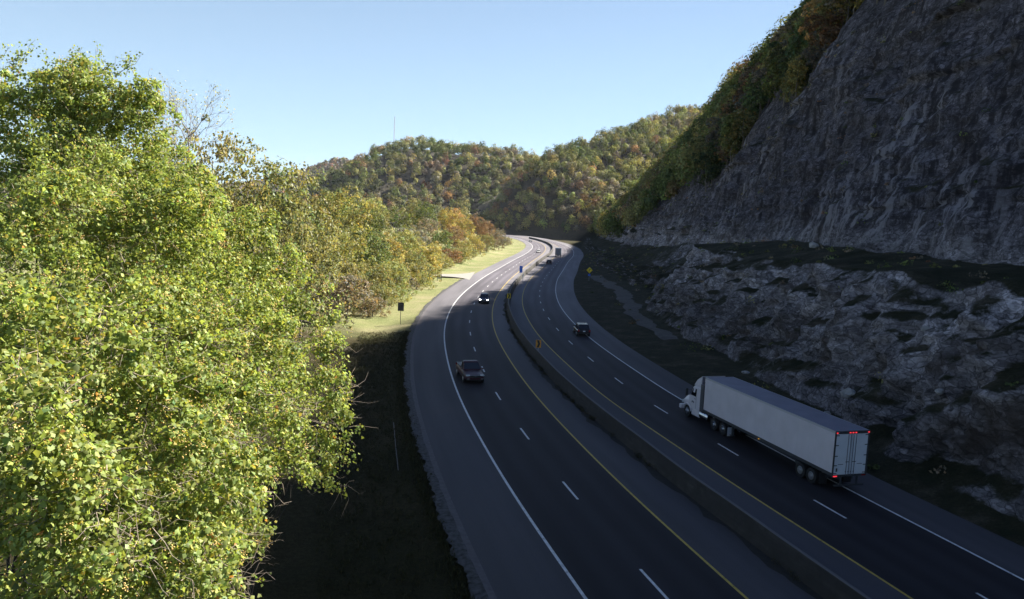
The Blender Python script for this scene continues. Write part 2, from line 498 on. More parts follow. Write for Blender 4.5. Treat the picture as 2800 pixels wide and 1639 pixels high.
S_ROAD = np.arange(40, NS - 1, 2.0)
gap = lambda s: at_s(GAP, s)
rsh = lambda s: gap(s) + 7.3 + at_s(SHOULDER_R, s)
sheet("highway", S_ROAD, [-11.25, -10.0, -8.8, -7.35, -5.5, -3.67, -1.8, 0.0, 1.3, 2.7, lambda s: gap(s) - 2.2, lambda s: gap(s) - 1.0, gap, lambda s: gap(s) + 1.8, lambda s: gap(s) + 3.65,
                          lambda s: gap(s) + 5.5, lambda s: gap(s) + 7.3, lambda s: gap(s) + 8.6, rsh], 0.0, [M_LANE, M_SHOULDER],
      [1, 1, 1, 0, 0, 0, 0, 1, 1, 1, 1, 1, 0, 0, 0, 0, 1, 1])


def edge_line(name, u0, w, mat, s0=60, s1=NS - 2):
    s = np.arange(s0, s1, 1.5)
    f = (lambda x: u0(x)) if callable(u0) else (lambda x: np.full_like(x, u0))
    sheet(name, s, [lambda x: f(x) - w / 2, lambda x: f(x) + w / 2], 0.006, [mat])


edge_line("white_edge_line", -7.35, 0.17, M_WHITE)
edge_line("yellow_edge_line", 0.0, 0.15, M_YELLOW)
edge_line("yellow_edge_line", gap, 0.15, M_YELLOW)
edge_line("white_edge_line", lambda s: gap(s) + 7.3, 0.16, M_WHITE)


def dashes(name, u0, s_first, n, period=12.19, length=3.05, w=0.15):
    V, Q = [], []
    for k in range(n):
        a = s_first + k * period
        if a + length > NS - 3: break
        ss = np.linspace(a, a + length, 4)
        uu = u0(ss) if callable(u0) else np.full_like(ss, u0)
        base = len(V)
        for i in range(4):
            for d in (-w / 2, w / 2):
                p = at_su(ss[i], uu[i] + d); V.append((p[0], p[1], 0.006))
        for i in range(3):
            j = base + 2 * i; Q.append((j, j + 1, j + 3, j + 2))
    o = link_mesh(name, np_mesh(name, V, quads=Q, mats=[M_WHITE])); o['kind'] = 'structure'


def s_of(x, y):
    d = C - np.array((x, y)); return float((d ** 2).sum(1).argmin())


dashes("lane_dashes", -3.67, s_of(4.06, 45.78) - 1.5 - 12.19 * 3, 60)
dashes("lane_dashes", lambda s: gap(s) + 3.65, s_of(19.74, 44.4) - 1.5 - 12.19 * 3, 60)

# pale concrete-and-gravel edging along the left shoulder, ragged towards the grass
sg = np.arange(60, 300, 0.2)
rag = lambda s: -12.25 + 0.16 * n1(s, 0.5, 4, 3) + 0.22 * n1(s, 5, 9)
M_EDGING = plain("pale_edging", (0.115, 0.105, 0.118), 0.9, noise=0.35, nscale=3.0)
sheet("gravel_edge", sg, [rag, lambda s: -11.9 + 0.05 * n1(s, 2, 2), lambda s: -11.62 + 0.06 * n1(s, 1, 12)], np.stack([np.full(len(sg), -0.05), np.full(len(sg), -0.012), np.full(len(sg), -0.006)], 1), [M_GRAVEL])
sheet("shoulder_edging", sg, [lambda s: -11.62 + 0.06 * n1(s, 1, 12), -11.25], np.stack([np.full(len(sg), -0.006), np.full(len(sg), -0.003)], 1), [M_EDGING])
# ------------------------------------------------------------------ ground sheet
def axis(*segs):
    out = []
    for a, b, d in segs: out += list(np.arange(a, b, d))
    return np.array(out + [segs[-1][1]], float)


GX = axis((-3600, -1500, 700), (-1500, -300, 150), (-300, -90, 15), (-90, -30, 4), (-30, 40, 2), (40, 100, 6), (100, 300, 25), (300, 1500, 200), (1500, 3600, 700))
GY = axis((-900, -300, 300), (-300, -40, 20), (-40, 240, 3), (240, 500, 6), (500, 800, 15), (800, 3000, 200), (3000, 4200, 400))


def near_su(P):
    s = np.empty(len(P)); u = np.empty(len(P))
    for a in range(0, len(P), 2000):
        d = P[a:a + 2000, None, :] - C[None, :, :]
        i = (d ** 2).sum(2).argmin(1); s[a:a + 2000] = i
        q = P[a:a + 2000] - C[i]; u[a:a + 2000] = (q * N[i]).sum(1)
        far = np.linalg.norm(q, axis=1); u[a:a + 2000] = np.where(far > np.abs(u[a:a + 2000]) + 2, np.sign(u[a:a + 2000] + 1e-9) * far, u[a:a + 2000])
    return s, u


def ground_z(P):
    s, u = near_su(P)
    lt = np.maximum(-u - 11.3, 0)
    z = -0.10 - 0.35 * np.clip(lt / 4, 0, 1) + 0.10 * np.clip(lt - 8, 0, 60) * (1 - np.clip((P[:, 1] - 500) / 200, 0, 1))
    z = z + 0.12 * fbm(np.c_[P / 5.0, np.zeros(len(P))], 3, 3) * np.clip(lt / 5, 0, 1)
    rt = u - (np.interp(s, np.arange(NS), GAP) + 11)
    z = np.where(rt > 0, -0.10 - np.clip(rt, 0, 4) * 0.5, z)
    return z


gx, gy = np.meshgrid(GX, GY, indexing='ij')
gp = np.c_[gx.ravel(), gy.ravel()]
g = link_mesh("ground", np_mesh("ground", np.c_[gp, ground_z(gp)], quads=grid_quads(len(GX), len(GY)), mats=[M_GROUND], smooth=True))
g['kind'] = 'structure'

# side road that joins from the left, flaring where it meets the shoulder
sr_d = np.linspace(0, 46, 24)
sr_c = np.stack([-11.2 - sr_d, 208.0 - 0.06 * sr_d], 1); sr_w = 3.0 + 11.0 * np.exp(-sr_d / 3.2)
sr_v, sr_uv = [], []
for f in (-1, -.5, 0, .5, 1):
    p_ = np.c_[sr_c[:, 0], sr_c[:, 1] + f * sr_w + 1.2 * np.exp(-sr_d / 3.2)]
    z_ = np.where(sr_d < .1, 0.012, np.maximum(ground_z(p_) + 0.07, 0.012 - sr_d * 0.012)); sr_v.append(np.c_[p_, z_])
sr = link_mesh("side_road", np_mesh("side_road", np.concatenate(sr_v), quads=[(a * 24 + i, a * 24 + i + 1, (a + 1) * 24 + i + 1, (a + 1) * 24 + i) for a in range(4) for i in range(23)], mats=[M_SIDE], smooth=True))
sr['kind'] = 'structure'

# ------------------------------------------------------------------ the mountain side on the right (rock cut, bench, upper face, wooded slope)
#          s : foot u,z   lip u,z     bench-back u,z  face-top u,z   shoulder u,z   crest u,z     behind u,z
HILL = [
    (20,  (19.5, .6), (29.0, 12.5), (44, 14.5), (61, 53), (86, 86), (112, 110), (190, 50)),
    (150, (19.8, .6), (29.5, 13.0), (45, 14.5), (62, 54), (87, 87), (112, 111), (190, 50)),
    (165, (24.5, .6), (33.5, 13.0), (46, 14.2), (62, 54), (87, 87), (112, 111), (190, 50)),
    (200, (27.5, .6), (36.5, 12.4), (47, 14.6), (63, 54), (88, 87), (112, 111), (195, 50)),
    (235, (27.5, .6), (36.5, 12.9), (49, 14.6), (64, 53), (89, 89), (112, 113), (200, 50)),
    (258, (30.0, .6), (39.5, 11.6), (50, 13.6), (65, 51), (90, 91), (113, 117), (205, 50)),
    (285, (33.0, .8), (42.0, 6.0), (51, 12.5), (67, 49), (92, 92), (115, 121), (210, 50)),
    (320, (30.0, .7), (41.0, 4.5), (50, 11.8), (68, 46), (93, 90), (116, 121), (215, 50)),
    (385, (25.0, .6), (36.0, 3.2), (46, 8.5), (64, 39), (88, 78), (114, 107), (220, 50)),
    (450, (23.0, .5), (30.0, 2.5), (38, 6.0), (56, 36), (82, 73), (110, 99), (225, 60)),
    (530, (23.0, .5), (27.0, 2.4), (34, 6.0), (54, 26), (84, 65), (113, 92), (230, 60)),
    (600, (23.0, .5), (26.0, 2.4), (32, 5.0), (58, 28), (86, 65), (116, 93), (240, 60)),
    (650, (23.0, .5), (26.0, 2.4), (32, 5.0), (58, 28), (86, 65), (118, 96), (250, 70)),
    (750, (23.0, .5), (26.0, 2.4), (32, 5.0), (58, 28), (86, 67), (122, 102), (250, 70)),
    (860, (23.0, .5), (26.0, 2.4), (32, 5.0), (60, 25), (86, 58), (124, 100), (250, 70)),
]
HS = np.array([h[0] for h in HILL], float)
HP = np.array([[p for p in h[1:]] for h in HILL], float)         # station, point, (u,z)


def hill_points(s):
    """Profile control points (shoulder edge first) at stations s."""
    s = np.asarray(s, float); out = np.zeros((len(s), 8, 2))
    for p in range(7):
        for c in range(2):
            out[:, p + 1, c] = np.interp(s, HS, HP[:, p, c])
    out = np.stack([out[:, :, 0], out[:, :, 1]], 2)
    out[:, 0, 0] = np.where(s < 520, rsh(s), 20.5); out[:, 0, 1] = np.where(s < 520, -0.012, -0.6)
    out[:, 1, 0] = np.maximum(out[:, 1, 0], out[:, 0, 0] + 1.5)
    return out


SEG = (14, 34, 16, 104, 20, 16, 10)
S_HILL = np.concatenate([np.arange(20, 105, 3.0), np.arange(105, 330, 0.65), np.arange(330, 480, 1.5), np.arange(480, 860, 4.0)])


def hill_grid(s):
    cp = hill_points(s)
    cp[:, 1, 0] += 1.0 * n1(s, 9, 21); cp[:, 2, 0] += 1.6 * n1(s, 11, 22) + 0.7 * n1(s, 3, 23); cp[:, 2, 1] += 0.8 * n1(s, 7, 24)
    cp[:, 3, 0] += 2.2 * n1(s, 10, 25) ; cp[:, 3, 1] += 0.5 * n1(s, 9, 26)
    cp[:, 4, 0] += 2.0 * n1(s, 16, 27); cp[:, 4, 1] += 3.0 * n1(s, 22, 28)
    cp[:, 5, 1] += 2.0 * n1(s, 25, 29); cp[:, 6, 1] += 3.0 * n1(s, 45, 30)
    U, Z, D = [], [], []
    for k, n in enumerate(SEG):
        f = np.linspace(0, 1, n, endpoint=(k == len(SEG) - 1))
        U.append(cp[:, k, None, 0] * (1 - f) + cp[:, k + 1, None, 0] * f)
        Z.append(cp[:, k, None, 1] * (1 - f) + cp[:, k + 1, None, 1] * f)
        amp = (0.12, 1.0, 0.25, 1.0, 0.8, 0.7, 0.5)[k]
        D.append(np.broadcast_to(np.where((k in (1, 3)), np.minimum(1.0, 6 * np.minimum(f, 1 - f) + 0.15), 1.0) * amp, U[-1].shape))
    U, Z, D = np.concatenate(U, 1), np.concatenate(Z, 1), np.concatenate(D, 1)
    n, m = U.shape
    S = np.repeat(s[:, None], m, 1)
    P = np.c_[S.ravel(), U.ravel(), Z.ravel()]
    Sf, Zf, Df = S.ravel(), Z.ravel(), D.ravel()
    up = np.clip((Zf - 14) / 4, 0, 1)                                  # 0 on the lower ledge, 1 on the upper face
    big = fbm(P / np.array([11.0, 12.0, 9.0]), 3, 41)
    mid = fbm(P / np.array([3.1, 3.0, 2.2]), 3, 51)
    sml = fbm(P / np.array([1.3, 1.3, 0.9]), 2, 53)
    # upright joints: slabs that stand a little proud of one another
    jn = Sf / 3.4 + 1.2 * fbm(P / np.array([9.0, 30.0, 16.0]), 2, 61)
    slab = _hash(np.floor(jn).astype(np.int64), np.floor(Zf / 9.0 + 0.6 * vnoise(P / 12.0, 62)).astype(np.int64), np.zeros(len(Sf), np.int64), 63)
    # beds: a few strong ledges that dip away from the bridge, weak ones between
    zb = Zf + 0.047 * (Sf - 230) + 1.0 * fbm(P / np.array([22.0, 22.0, 22.0]), 2, 71)
    led = zb / 9.4; led = led - np.floor(led)
    ledge = np.where(led < 0.16, 1.0 - led / 0.16, 0.0) * -1.0 + led * 0.9 - 0.4     # undercut just above each ledge top
    l2 = zb / 2.7 + 0.5 * vnoise(P / np.array([6.0, 6.0, 30.0]), 72); l2 = l2 - np.floor(l2)
    steep = np.where(Df > 0.9, 1.0, Df * 0.3)
    d = (1.6 * big + 0.75 * mid + 0.35 * sml) * Df + steep * (up * (0.75 * slab + 1.55 * ledge * np.clip(0.55 + 0.9 * fbm(P / 26.0, 2, 74), 0, 1) + 0.45 * (l2 - 0.5)) + (1 - up) * (0.9 * mid + 0.35 * sml + 0.5 * slab))
    U2 = U.ravel() + d * np.where(up > .5, 0.62, 0.85)
    Z2 = Zf - 0.40 * (1.6 * big + 0.6 * mid) * Df
    U2 = np.where(np.arange(n * m) % m == 0, U.ravel(), U2)
    Z2 = np.where(np.arange(n * m) % m == 0, Z.ravel(), Z2)
    xy = at_hill(S.ravel(), U2)
    return np.c_[xy, Z2], n, m, U, Z


HV, hn, hm, HU, HZ = hill_grid(S_HILL)
ho = link_mesh("cut_hillside", np_mesh("cut_hillside", HV, quads=grid_quads(hn, hm)[:, ::-1], mats=[M_ROCK]))
ho['kind'] = 'structure'
HG = HV.reshape(hn, hm, 3)
SEG0 = np.concatenate([[0], np.cumsum(SEG)])

tr_s = np.arange(208, 332, 1.0)
tr_c = np.stack([9.0 + 0.9 * n1(tr_s, 5, 81, 4) - 3.5 * np.clip((tr_s - 270) / 60, 0, 1), 12.2 + 0.8 * n1(tr_s, 4, 82, 4) - 3.0 * np.clip((tr_s - 270) / 60, 0, 1)], 1)


def hill_at(s, t):
    i = np.clip(np.searchsorted(S_HILL, s) - 1, 0, hn - 2); f = ((s - S_HILL[i]) / (S_HILL[i + 1] - S_HILL[i]))[:, None]
    j = np.floor(t).astype(int); q = (t - j)[:, None]
    return (HG[i, j] * (1 - q) + HG[i, j + 1] * q) * (1 - f) + (HG[i + 1, j] * (1 - q) + HG[i + 1, j + 1] * q) * f


tv = np.concatenate([hill_at(tr_s, tr_c[:, 0] * (1 - f) + tr_c[:, 1] * f) + np.array([0, 0, 0.05 * math.sin(math.pi * f) + 0.02]) for f in (0, .25, .5, .75, 1)])
nn = len(tr_s)
o = link_mesh("dirt_track", np_mesh("dirt_track", tv, quads=[(a * nn + i, a * nn + i + 1, (a + 1) * nn + i + 1, (a + 1) * nn + i) for a in range(4) for i in range(nn - 1)],
                                    mats=[plain("pale_dirt", (0.092, 0.080, 0.074), 0.95, noise=0.6, nscale=1.2)], smooth=True))
o['kind'] = 'structure'

#PART2
# ------------------------------------------------------------------ foliage helpers
def leaf_quads(P, NRM, size, rng, aspect=0.62, tip=None):
    """Diamond leaves: one quad each. Returns verts (4n,3)."""
    n = len(P)
    NRM = NRM / np.linalg.norm(NRM, axis=1)[:, None]
    t = rng.normal(size=(n, 3)) if tip is None else tip + 0.35 * rng.normal(size=(n, 3))
    t -= (t * NRM).sum(1)[:, None] * NRM
    t /= np.linalg.norm(t, axis=1)[:, None] + 1e-9
    b = np.cross(NRM, t)
    s = np.broadcast_to(size, (n,))[:, None]
    fold = NRM * s * 0.10
    V = np.stack([P - t * s * 0.5, P + b * s * aspect * 0.5 - t * s * 0.08 - fold, P + t * s * 0.5, P - b * s * aspect * 0.5 - t * s * 0.08 - fold], 1)
    return V.reshape(-1, 3)


def leaf_tint(n, rng, spread=0.28, hue=0.14, accents=()):
    v = np.clip(1 + spread * rng.normal(size=n), 0.45, 1.8)
    h = hue * rng.normal(size=n)
    c = np.stack([v * (1 + h), v * (1 + 0.25 * h), v * (1 - 0.6 * h)], 1)
    for frac, col in accents:
        m = rng.random(n) < frac
        c[m] = np.array(col) * v[m, None]
    return np.clip(c, 0.02, 6)


def rand_dirs(n, rng):
    d = rng.normal(size=(n, 3)); return d / np.linalg.norm(d, axis=1)[:, None]


def crown_points(rng, lobes, n_clumps, per, clump_r, droop=0.0):
    """Leaf positions and normals: clumps scattered on the skin of a handful of lobes, leaves on the skin of each clump."""
    lobes = np.asarray(lobes, float)              # cx,cy,cz,rx,ry,rz
    w = (lobes[:, 3] * lobes[:, 5]); w = w / w.sum()
    li = rng.choice(len(lobes), n_clumps, p=w)
    d = rand_dirs(n_clumps, rng)
    d[:, 2] = np.where((d[:, 2] < -0.35) & (rng.random(n_clumps) < 0.6), -d[:, 2], d[:, 2])
    rad = rng.uniform(0.62, 1.06, n_clumps)
    cc = lobes[li, :3] + d * lobes[li, 3:6] * rad[:, None]
    cr = clump_r * rng.uniform(0.55, 1.35, n_clumps)
    k = np.repeat(np.arange(n_clumps), per)
    ld = rand_dirs(len(k), rng) + d[k] * 0.55 + np.array([0, 0, 0.35])
    ld /= np.linalg.norm(ld, axis=1)[:, None]
    P = cc[k] + ld * (cr[k] * rng.uniform(0.45, 1.05, len(k)))[:, None] * np.array([1, 1, 0.8])
    P[:, 2] -= droop * rng.random(len(k)) * cr[k]
    Nn = ld * 0.8 + rand_dirs(len(k), rng) * 0.75 + np.array([0, 0, 0.3])
    return P, Nn, k


def tubes(name, lines, mat, sides=5):
    """lines: list of (points, radii) -> one mesh of tapered tubes."""
    V, Q = [], []; base = 0
    for pts, rad in lines:
        pts = np.asarray(pts, float); n = len(pts)
        tg = np.gradient(pts, axis=0); tg /= np.linalg.norm(tg, axis=1)[:, None] + 1e-9
        ref = np.where(np.abs(tg[:, 2:3]) > 0.9, np.array([[1.0, 0, 0]]), np.array([[0, 0, 1.0]]))
        a = np.cross(tg, ref); a /= np.linalg.norm(a, axis=1)[:, None]; b = np.cross(tg, a)
        th = np.linspace(0, 2 * np.pi, sides, endpoint=False)
        ring = pts[:, None, :] + np.asarray(rad)[:, None, None] * (np.cos(th)[None, :, None] * a[:, None, :] + np.sin(th)[None, :, None] * b[:, None, :])
        V.append(ring.reshape(-1, 3))
        i = np.arange(n - 1)[:, None] * sides + np.arange(sides)[None, :]
        j = np.arange(n - 1)[:, None] * sides + (np.arange(sides)[None, :] + 1) % sides
        Q.append(np.stack([i, j, j + sides, i + sides], 2).reshape(-1, 4) + base); base += n * sides
    return np_mesh(name, np.concatenate(V), quads=np.concatenate(Q), mats=[mat], smooth=True)


def bent(p0, p1, rng, wob=0.08, n=5):
    p0, p1 = np.array(p0, float), np.array(p1, float); f = np.linspace(0, 1, n)[:, None]
    L = np.linalg.norm(p1 - p0)
    off = rng.normal(size=(n, 3)) * wob * L * np.sin(np.pi * f)
    return p0 * (1 - f) + p1 * f + off


def trunk_lines(rng, h, r, spread, n_limbs=6, fork=0.35):
    top = np.array([rng.normal() * 0.03 * h, rng.normal() * 0.03 * h, h * 0.82])
    main = bent((0, 0, -0.6), top, rng, 0.02, 7)
    L = [(main, np.linspace(r, r * 0.2, 7))]
    for i in range(n_limbs):
        f = rng.uniform(fork, 0.9); q = main[0] * (1 - f) + main[-1] * f
        a = i * 2.4 + rng.uniform(-.5, .5); e = np.array([math.cos(a), math.sin(a), 0]) * spread * rng.uniform(.55, .95) * (1.15 - f * 0.5)
        L.append((bent(q, q + e + np.array([0, 0, h * rng.uniform(.1, .22)]), rng, 0.06, 5), np.linspace(r * 0.42 * (1.1 - f), r * 0.06, 5)))
    return L


def crown_mesh(name, rng, h, w, n_clumps, per, clump_r, leaf, base=0.22, lobes_n=6, mat=None, spread=0.28, upright=1.0):
    cz0 = h * base; ch = h - cz0
    lobes = [(0, 0, cz0 + ch * 0.52, w * 0.40, w * 0.40, ch * 0.44)]
    for i in range(lobes_n):
        a = i * 2.4 + rng.uniform(-.6, .6); f = rng.uniform(0.15, 0.8)
        rr = w * 0.26 * (1.15 - 0.6 * abs(f - 0.4))
        d = w * 0.27 * (1.1 - 0.75 * max(0, f - 0.35))
        lobes.append((math.cos(a) * d, math.sin(a) * d, cz0 + ch * f, rr, rr, rr * rng.uniform(.8, 1.15) * upright))
    P, Nn, k = crown_points(rng, lobes, n_clumps, per, clump_r)
    V = leaf_quads(P, Nn, leaf * rng.uniform(.7, 1.3, len(P)), rng)
    tint = leaf_tint(len(P), rng, spread)
    ck = np.clip(1 + 0.16 * rng.normal(size=n_clumps), .6, 1.5)      # some sprays have turned a little further than others
    ch2 = 0.10 * rng.normal(size=n_clumps)
    tint = tint * ck[k][:, None] * np.stack([1 + ch2[k], np.ones(len(k)), 1 - ch2[k]], 1)
    return np_mesh(name, V, quads=np.arange(len(V)).reshape(-1, 4), mats=[mat or M_LEAF], col=np.repeat(tint, 4, 0))


PAL = {
    'dark green': (0.085, 0.105, 0.035), 'green': (0.135, 0.165, 0.048), 'olive': (0.225, 0.218, 0.084), 'yellow-green': (0.290, 0.290, 0.100),
    'golden': (0.370, 0.315, 0.105), 'orange': (0.380, 0.235, 0.095), 'rusty': (0.220, 0.130, 0.070), 'brown': (0.200, 0.155, 0.105), 'grey-brown': (0.200, 0.172, 0.135),
}


def jitter(c, rng, a=0.12):
    v = 1 + a * rng.normal(); h = a * 0.6 * rng.normal()
    return (max(.01, c[0] * v * (1 + h)), max(.01, c[1] * v), max(.01, c[2] * v * (1 - h)), 1)


# ------------------------------------------------------------------ far hills and their woods
def lerp(x, pts): return np.interp(x, [p[0] for p in pts], [p[1] for p in pts])


CREST1 = [(-1400, 20), (-500, 16), (-330, 12), (-278, 16), (-229, 44), (-204, 55), (-184, 74), (-159, 86), (-134, 92), (-90, 90), (-50, 90), (-15, 85), (10, 80), (60, 78), (200, 82), (500, 70), (1500, 40)]
CREST2 = [(-3000, 50), (-1600, 60), (-900, 45), (-680, 58), (-620, 68), (-570, 84), (-520, 108), (-460, 134), (-400, 128), (-300, 110), (0, 100), (600, 80), (2000, 50)]


def hill1(x, y):
    f = np.clip((y - 745) / 190.0, 0, 1); b = np.clip((y - 960) / 450.0, 0, 1)
    z = lerp(x, CREST1) * (f * f * (3 - 2 * f) * 0.55 + f * 0.45) * (1 - 0.8 * b * b)
    return z + 5.0 * fbm(np.c_[x / 70.0, y / 70.0, 0 * x], 3, 5) * np.clip(f * 3, 0, 1)


def hill2(x, y):
    f = np.clip((y - 1500) / 500.0, 0, 1)
    return lerp(x, CREST2) * f * f * (3 - 2 * f) + 8 * fbm(np.c_[x / 160.0, y / 160.0, 0 * x], 3, 6) * f


def hill3(x, y):
    """The wooded spur that closes the valley behind the bend; its crest runs away to the right."""
    q = (x - 13) * 0.70 + (y - 740) * 0.714; d = (x - 13) * 0.714 - (y - 740) * 0.70
    zc = lerp(q, [(-75, -6), (-45, 14), (-18, 44), (0, 60), (37, 76), (122, 105), (246, 145), (340, 160), (600, 150)])
    z = np.where(d > 0, zc - 0.52 * d, zc + 0.75 * d * np.clip(1 + d / 200, 0.3, 1))
    return np.maximum(z + 4 * fbm(np.c_[x / 50.0, y / 50.0, 0 * x], 3, 9), -6)


M_HILL = plain("leaf_litter", (0.060, 0.050, 0.032), 0.95, noise=0.5, nscale=0.4)
for nm, fn, xs, ys in (("hill", hill1, np.arange(-900, 700, 14.0), np.arange(735, 1420, 14.0)), ("hill", hill3, np.arange(-60, 520, 9.0), np.arange(600, 1200, 9.0)), ("hill", hill2, np.arange(-2600, 1800, 40.0), np.arange(1480, 2300, 40.0))):
    X, Y = np.meshgrid(xs, ys, indexing='ij')
    o = link_mesh(nm, np_mesh(nm, np.c_[X.ravel(), Y.ravel(), fn(X.ravel(), Y.ravel()) - 0.2], quads=grid_quads(len(xs), len(ys)), mats=[M_HILL], smooth=True))
    o['kind'] = 'structure'


def wood(name, pts, hts, cols, per, leaf, label, rng, squash=0.8):
    """A far-off wood that reads as one mass: every crown its own cloud of leaf clumps, all in one mesh."""
    n = len(pts); k = np.repeat(np.arange(n), per)
    d = rand_dirs(len(k), rng); d[:, 2] = np.where(d[:, 2] < -0.45, -d[:, 2], d[:, 2])
    sub = rng.integers(0, 5, len(k)); so = rand_dirs(n * 5, rng).reshape(n, 5, 3) * 0.45
    r = hts[k] * 0.40
    P = pts[k] + np.array([0, 0, 1]) * (hts[k] * 0.50)[:, None] + (so[k, sub] + d * rng.uniform(.45, .75, len(k))[:, None]) * r[:, None] * np.array([1, 1, 1.25])
    Nn = d + so[k, sub] * 0.8 + 0.32 * rand_dirs(len(k), rng)
    V = leaf_quads(P, Nn, leaf * rng.uniform(.7, 1.4, len(k)), rng, 0.75)
    c = cols[k] * leaf_tint(len(k), rng, 0.22, 0.08)
    o = link_mesh(name, np_mesh(name, V, quads=np.arange(len(V)).reshape(-1, 4), mats=[M_FARLEAF], col=np.repeat(c, 4, 0)))
    tag(o, label, 'woods', kind='stuff')
    return o


def pal_cols(n, rng, names, w, pts=None):
    w = np.array(w, float); idx = rng.choice(len(names), n, p=w / w.sum())
    if pts is not None:                               # species keep together in patches
        sc_ = fbm(np.asarray(pts)[:, :3] / np.array([38.0, 38.0, 38.0]), 3, 88) + 0.55 * rng.normal(size=n)
        rk = np.argsort(np.argsort(sc_)) / max(1, n - 1)
        idx = np.clip(np.searchsorted(np.cumsum(w / w.sum()), rk), 0, len(names) - 1)
    c = np.array([PAL[x] for x in names])[idx]
    return c * np.clip(1 + 0.18 * rng.normal(size=(n, 1)), .6, 1.5) * (1 + 0.06 * rng.normal(size=(n, 3)))


rg = np.random.default_rng(5)
x = rg.uniform(-360, 230, 2600); y = rg.uniform(752, 985, 2600)
keep = np.array([True] * len(x))
# thin out to a natural spacing
order = []; grid = {}
for i in range(len(x)):
    key = (int(x[i] // 6.8), int(y[i] // 6.8))
    if key in grid: continue
    grid[key] = 1; order.append(i)
x, y = x[order], y[order]
wood("hill_woods", np.c_[x, y, hill1(x, y)], rg.uniform(7.5, 17, len(x)), pal_cols(len(x), rg, ['dark green', 'green', 'olive', 'rusty', 'orange', 'golden', 'grey-brown'], [4, 6, 7, .9, .45, .9, 1.8], np.c_[x, y, 0 * x]),
     190, 1.35, "mixed autumn woods covering the far hill beyond the bend", rg)
x = rg.uniform(-1100, -150, 2600); y = rg.uniform(1700, 2060, 2600)
wood("ridge_woods", np.c_[x, y, hill2(x, y)], rg.uniform(11, 17, len(x)), pal_cols(len(x), rg, ['dark green', 'olive', 'rusty', 'grey-brown', 'brown'], [2, 3, 2, 4, 3]),
     46, 3.6, "purplish brown woods on the most distant ridge", rg)

x = rg.uniform(-45, 330, 6000); y = rg.uniform(640, 1010, 6000); z = hill3(x, y)
dd = (x - 13) * 0.714 - (y - 740) * 0.70
order = []; grid = {}
for i in np.where((z > 0.5) & (dd > -28))[0]:
    key = (int(x[i] // 5.6), int(y[i] // 5.6))
    if key in grid: continue
    grid[key] = 1; order.append(i)
x, y, z = x[order], y[order], z[order]
wood("spur_woods", np.c_[x, y, z], rg.uniform(7, 16, len(x)), pal_cols(len(x), rg, ['dark green', 'green', 'olive', 'yellow-green', 'golden', 'rusty', 'orange', 'grey-brown'], [3, 6, 7, 4, 1.5, .7, .4, 1.8], np.c_[x, y, z]),
     200, 1.15, "green and gold woods on the spur behind the bend", rg)

# mast on the far hill
mast = empty("radio_mast", (-154.0, 950.0, float(hill1(np.array([-154.0]), np.array([950.0]))[0])))
tag(mast, "slender pale radio mast standing on top of the far wooded hill", "radio mast")
M_MAST = plain("mast_steel", (0.55, 0.57, 0.60), 0.6)
ml = []
H_M = 42.0
for k in range(3):
    a = k * 2 * math.pi / 3
    ml.append(([(math.cos(a) * .55, math.sin(a) * .55, 0), (math.cos(a) * .5, math.sin(a) * .5, H_M)], [0.16, 0.14]))
for j in range(28):
    z0, z1 = j * 1.5, j * 1.5 + 1.5
    for k in range(3):
        a, b = k * 2 * math.pi / 3, (k + 1) * 2 * math.pi / 3
        ml.append(([(math.cos(a) * .53, math.sin(a) * .53, z0), (math.cos(b) * .53, math.sin(b) * .53, z1)], [0.09, 0.09]))
link_mesh("lattice", tubes("lattice", ml, M_MAST, 4), mast)
link_mesh("antenna", tubes("antenna", [([(0, 0, H_M), (0, 0, H_M + 4)], [0.10, 0.05])], M_MAST, 5), mast)
for k in range(3):
    a = k * 2 * math.pi / 3 + .3
    link_mesh("guy_wire", tubes("guy_wire", [([(math.cos(a) * .5, math.sin(a) * .5, 34), (math.cos(a) * 22, math.sin(a) * 22, -4)], [0.02, 0.02])], M_MAST, 3), mast)

# ------------------------------------------------------------------ trees on the right-hand slope
rg = np.random.default_rng(23)
RIDGE_PROTOS = []
for i in range(5):
    h, w = (11.5, 8.5) if i != 3 else (13, 6.5)
    RIDGE_PROTOS.append((crown_mesh("crown", rg, h, w, 95, 22, 0.95, 0.62, base=0.16, mat=M_FARLEAF), tubes("trunk", trunk_lines(rg, h, 0.20, w * 0.4, 5), M_BARK, 5)))


def to_px(P):
    P = np.atleast_2d(P); X, Y, Z = P[:, 0], P[:, 1], P[:, 2] - CAM_H
    fw = Y * math.cos(CAM_PITCH) - Z * math.sin(CAM_PITCH); up = Y * math.sin(CAM_PITCH) + Z * math.cos(CAM_PITCH)
    xx = _c * X + _s * up; yy = -_s * X + _c * up
    return 0.5 + CAM_F * xx / fw / 2800, 0.5 - CAM_F * yy / fw / 1639, fw


# candidate spots over the wooded part of the slope (the upper face keeps bare rock below a line that falls towards the bend)
def slope_point(s, t):
    """Point of the hillside mesh at station s, t = column number (float)."""
    i = np.clip(np.searchsorted(S_HILL, s) - 1, 0, hn - 2); f = (s - S_HILL[i]) / (S_HILL[i + 1] - S_HILL[i])
    j = np.clip(np.floor(t).astype(int), 0, hm - 2); q = t - j
    a = HG[i, j] * (1 - q)[:, None] + HG[i, j + 1] * q[:, None]; b = HG[i + 1, j] * (1 - q)[:, None] + HG[i + 1, j + 1] * q[:, None]
    return a * (1 - f)[:, None] + b * f[:, None]


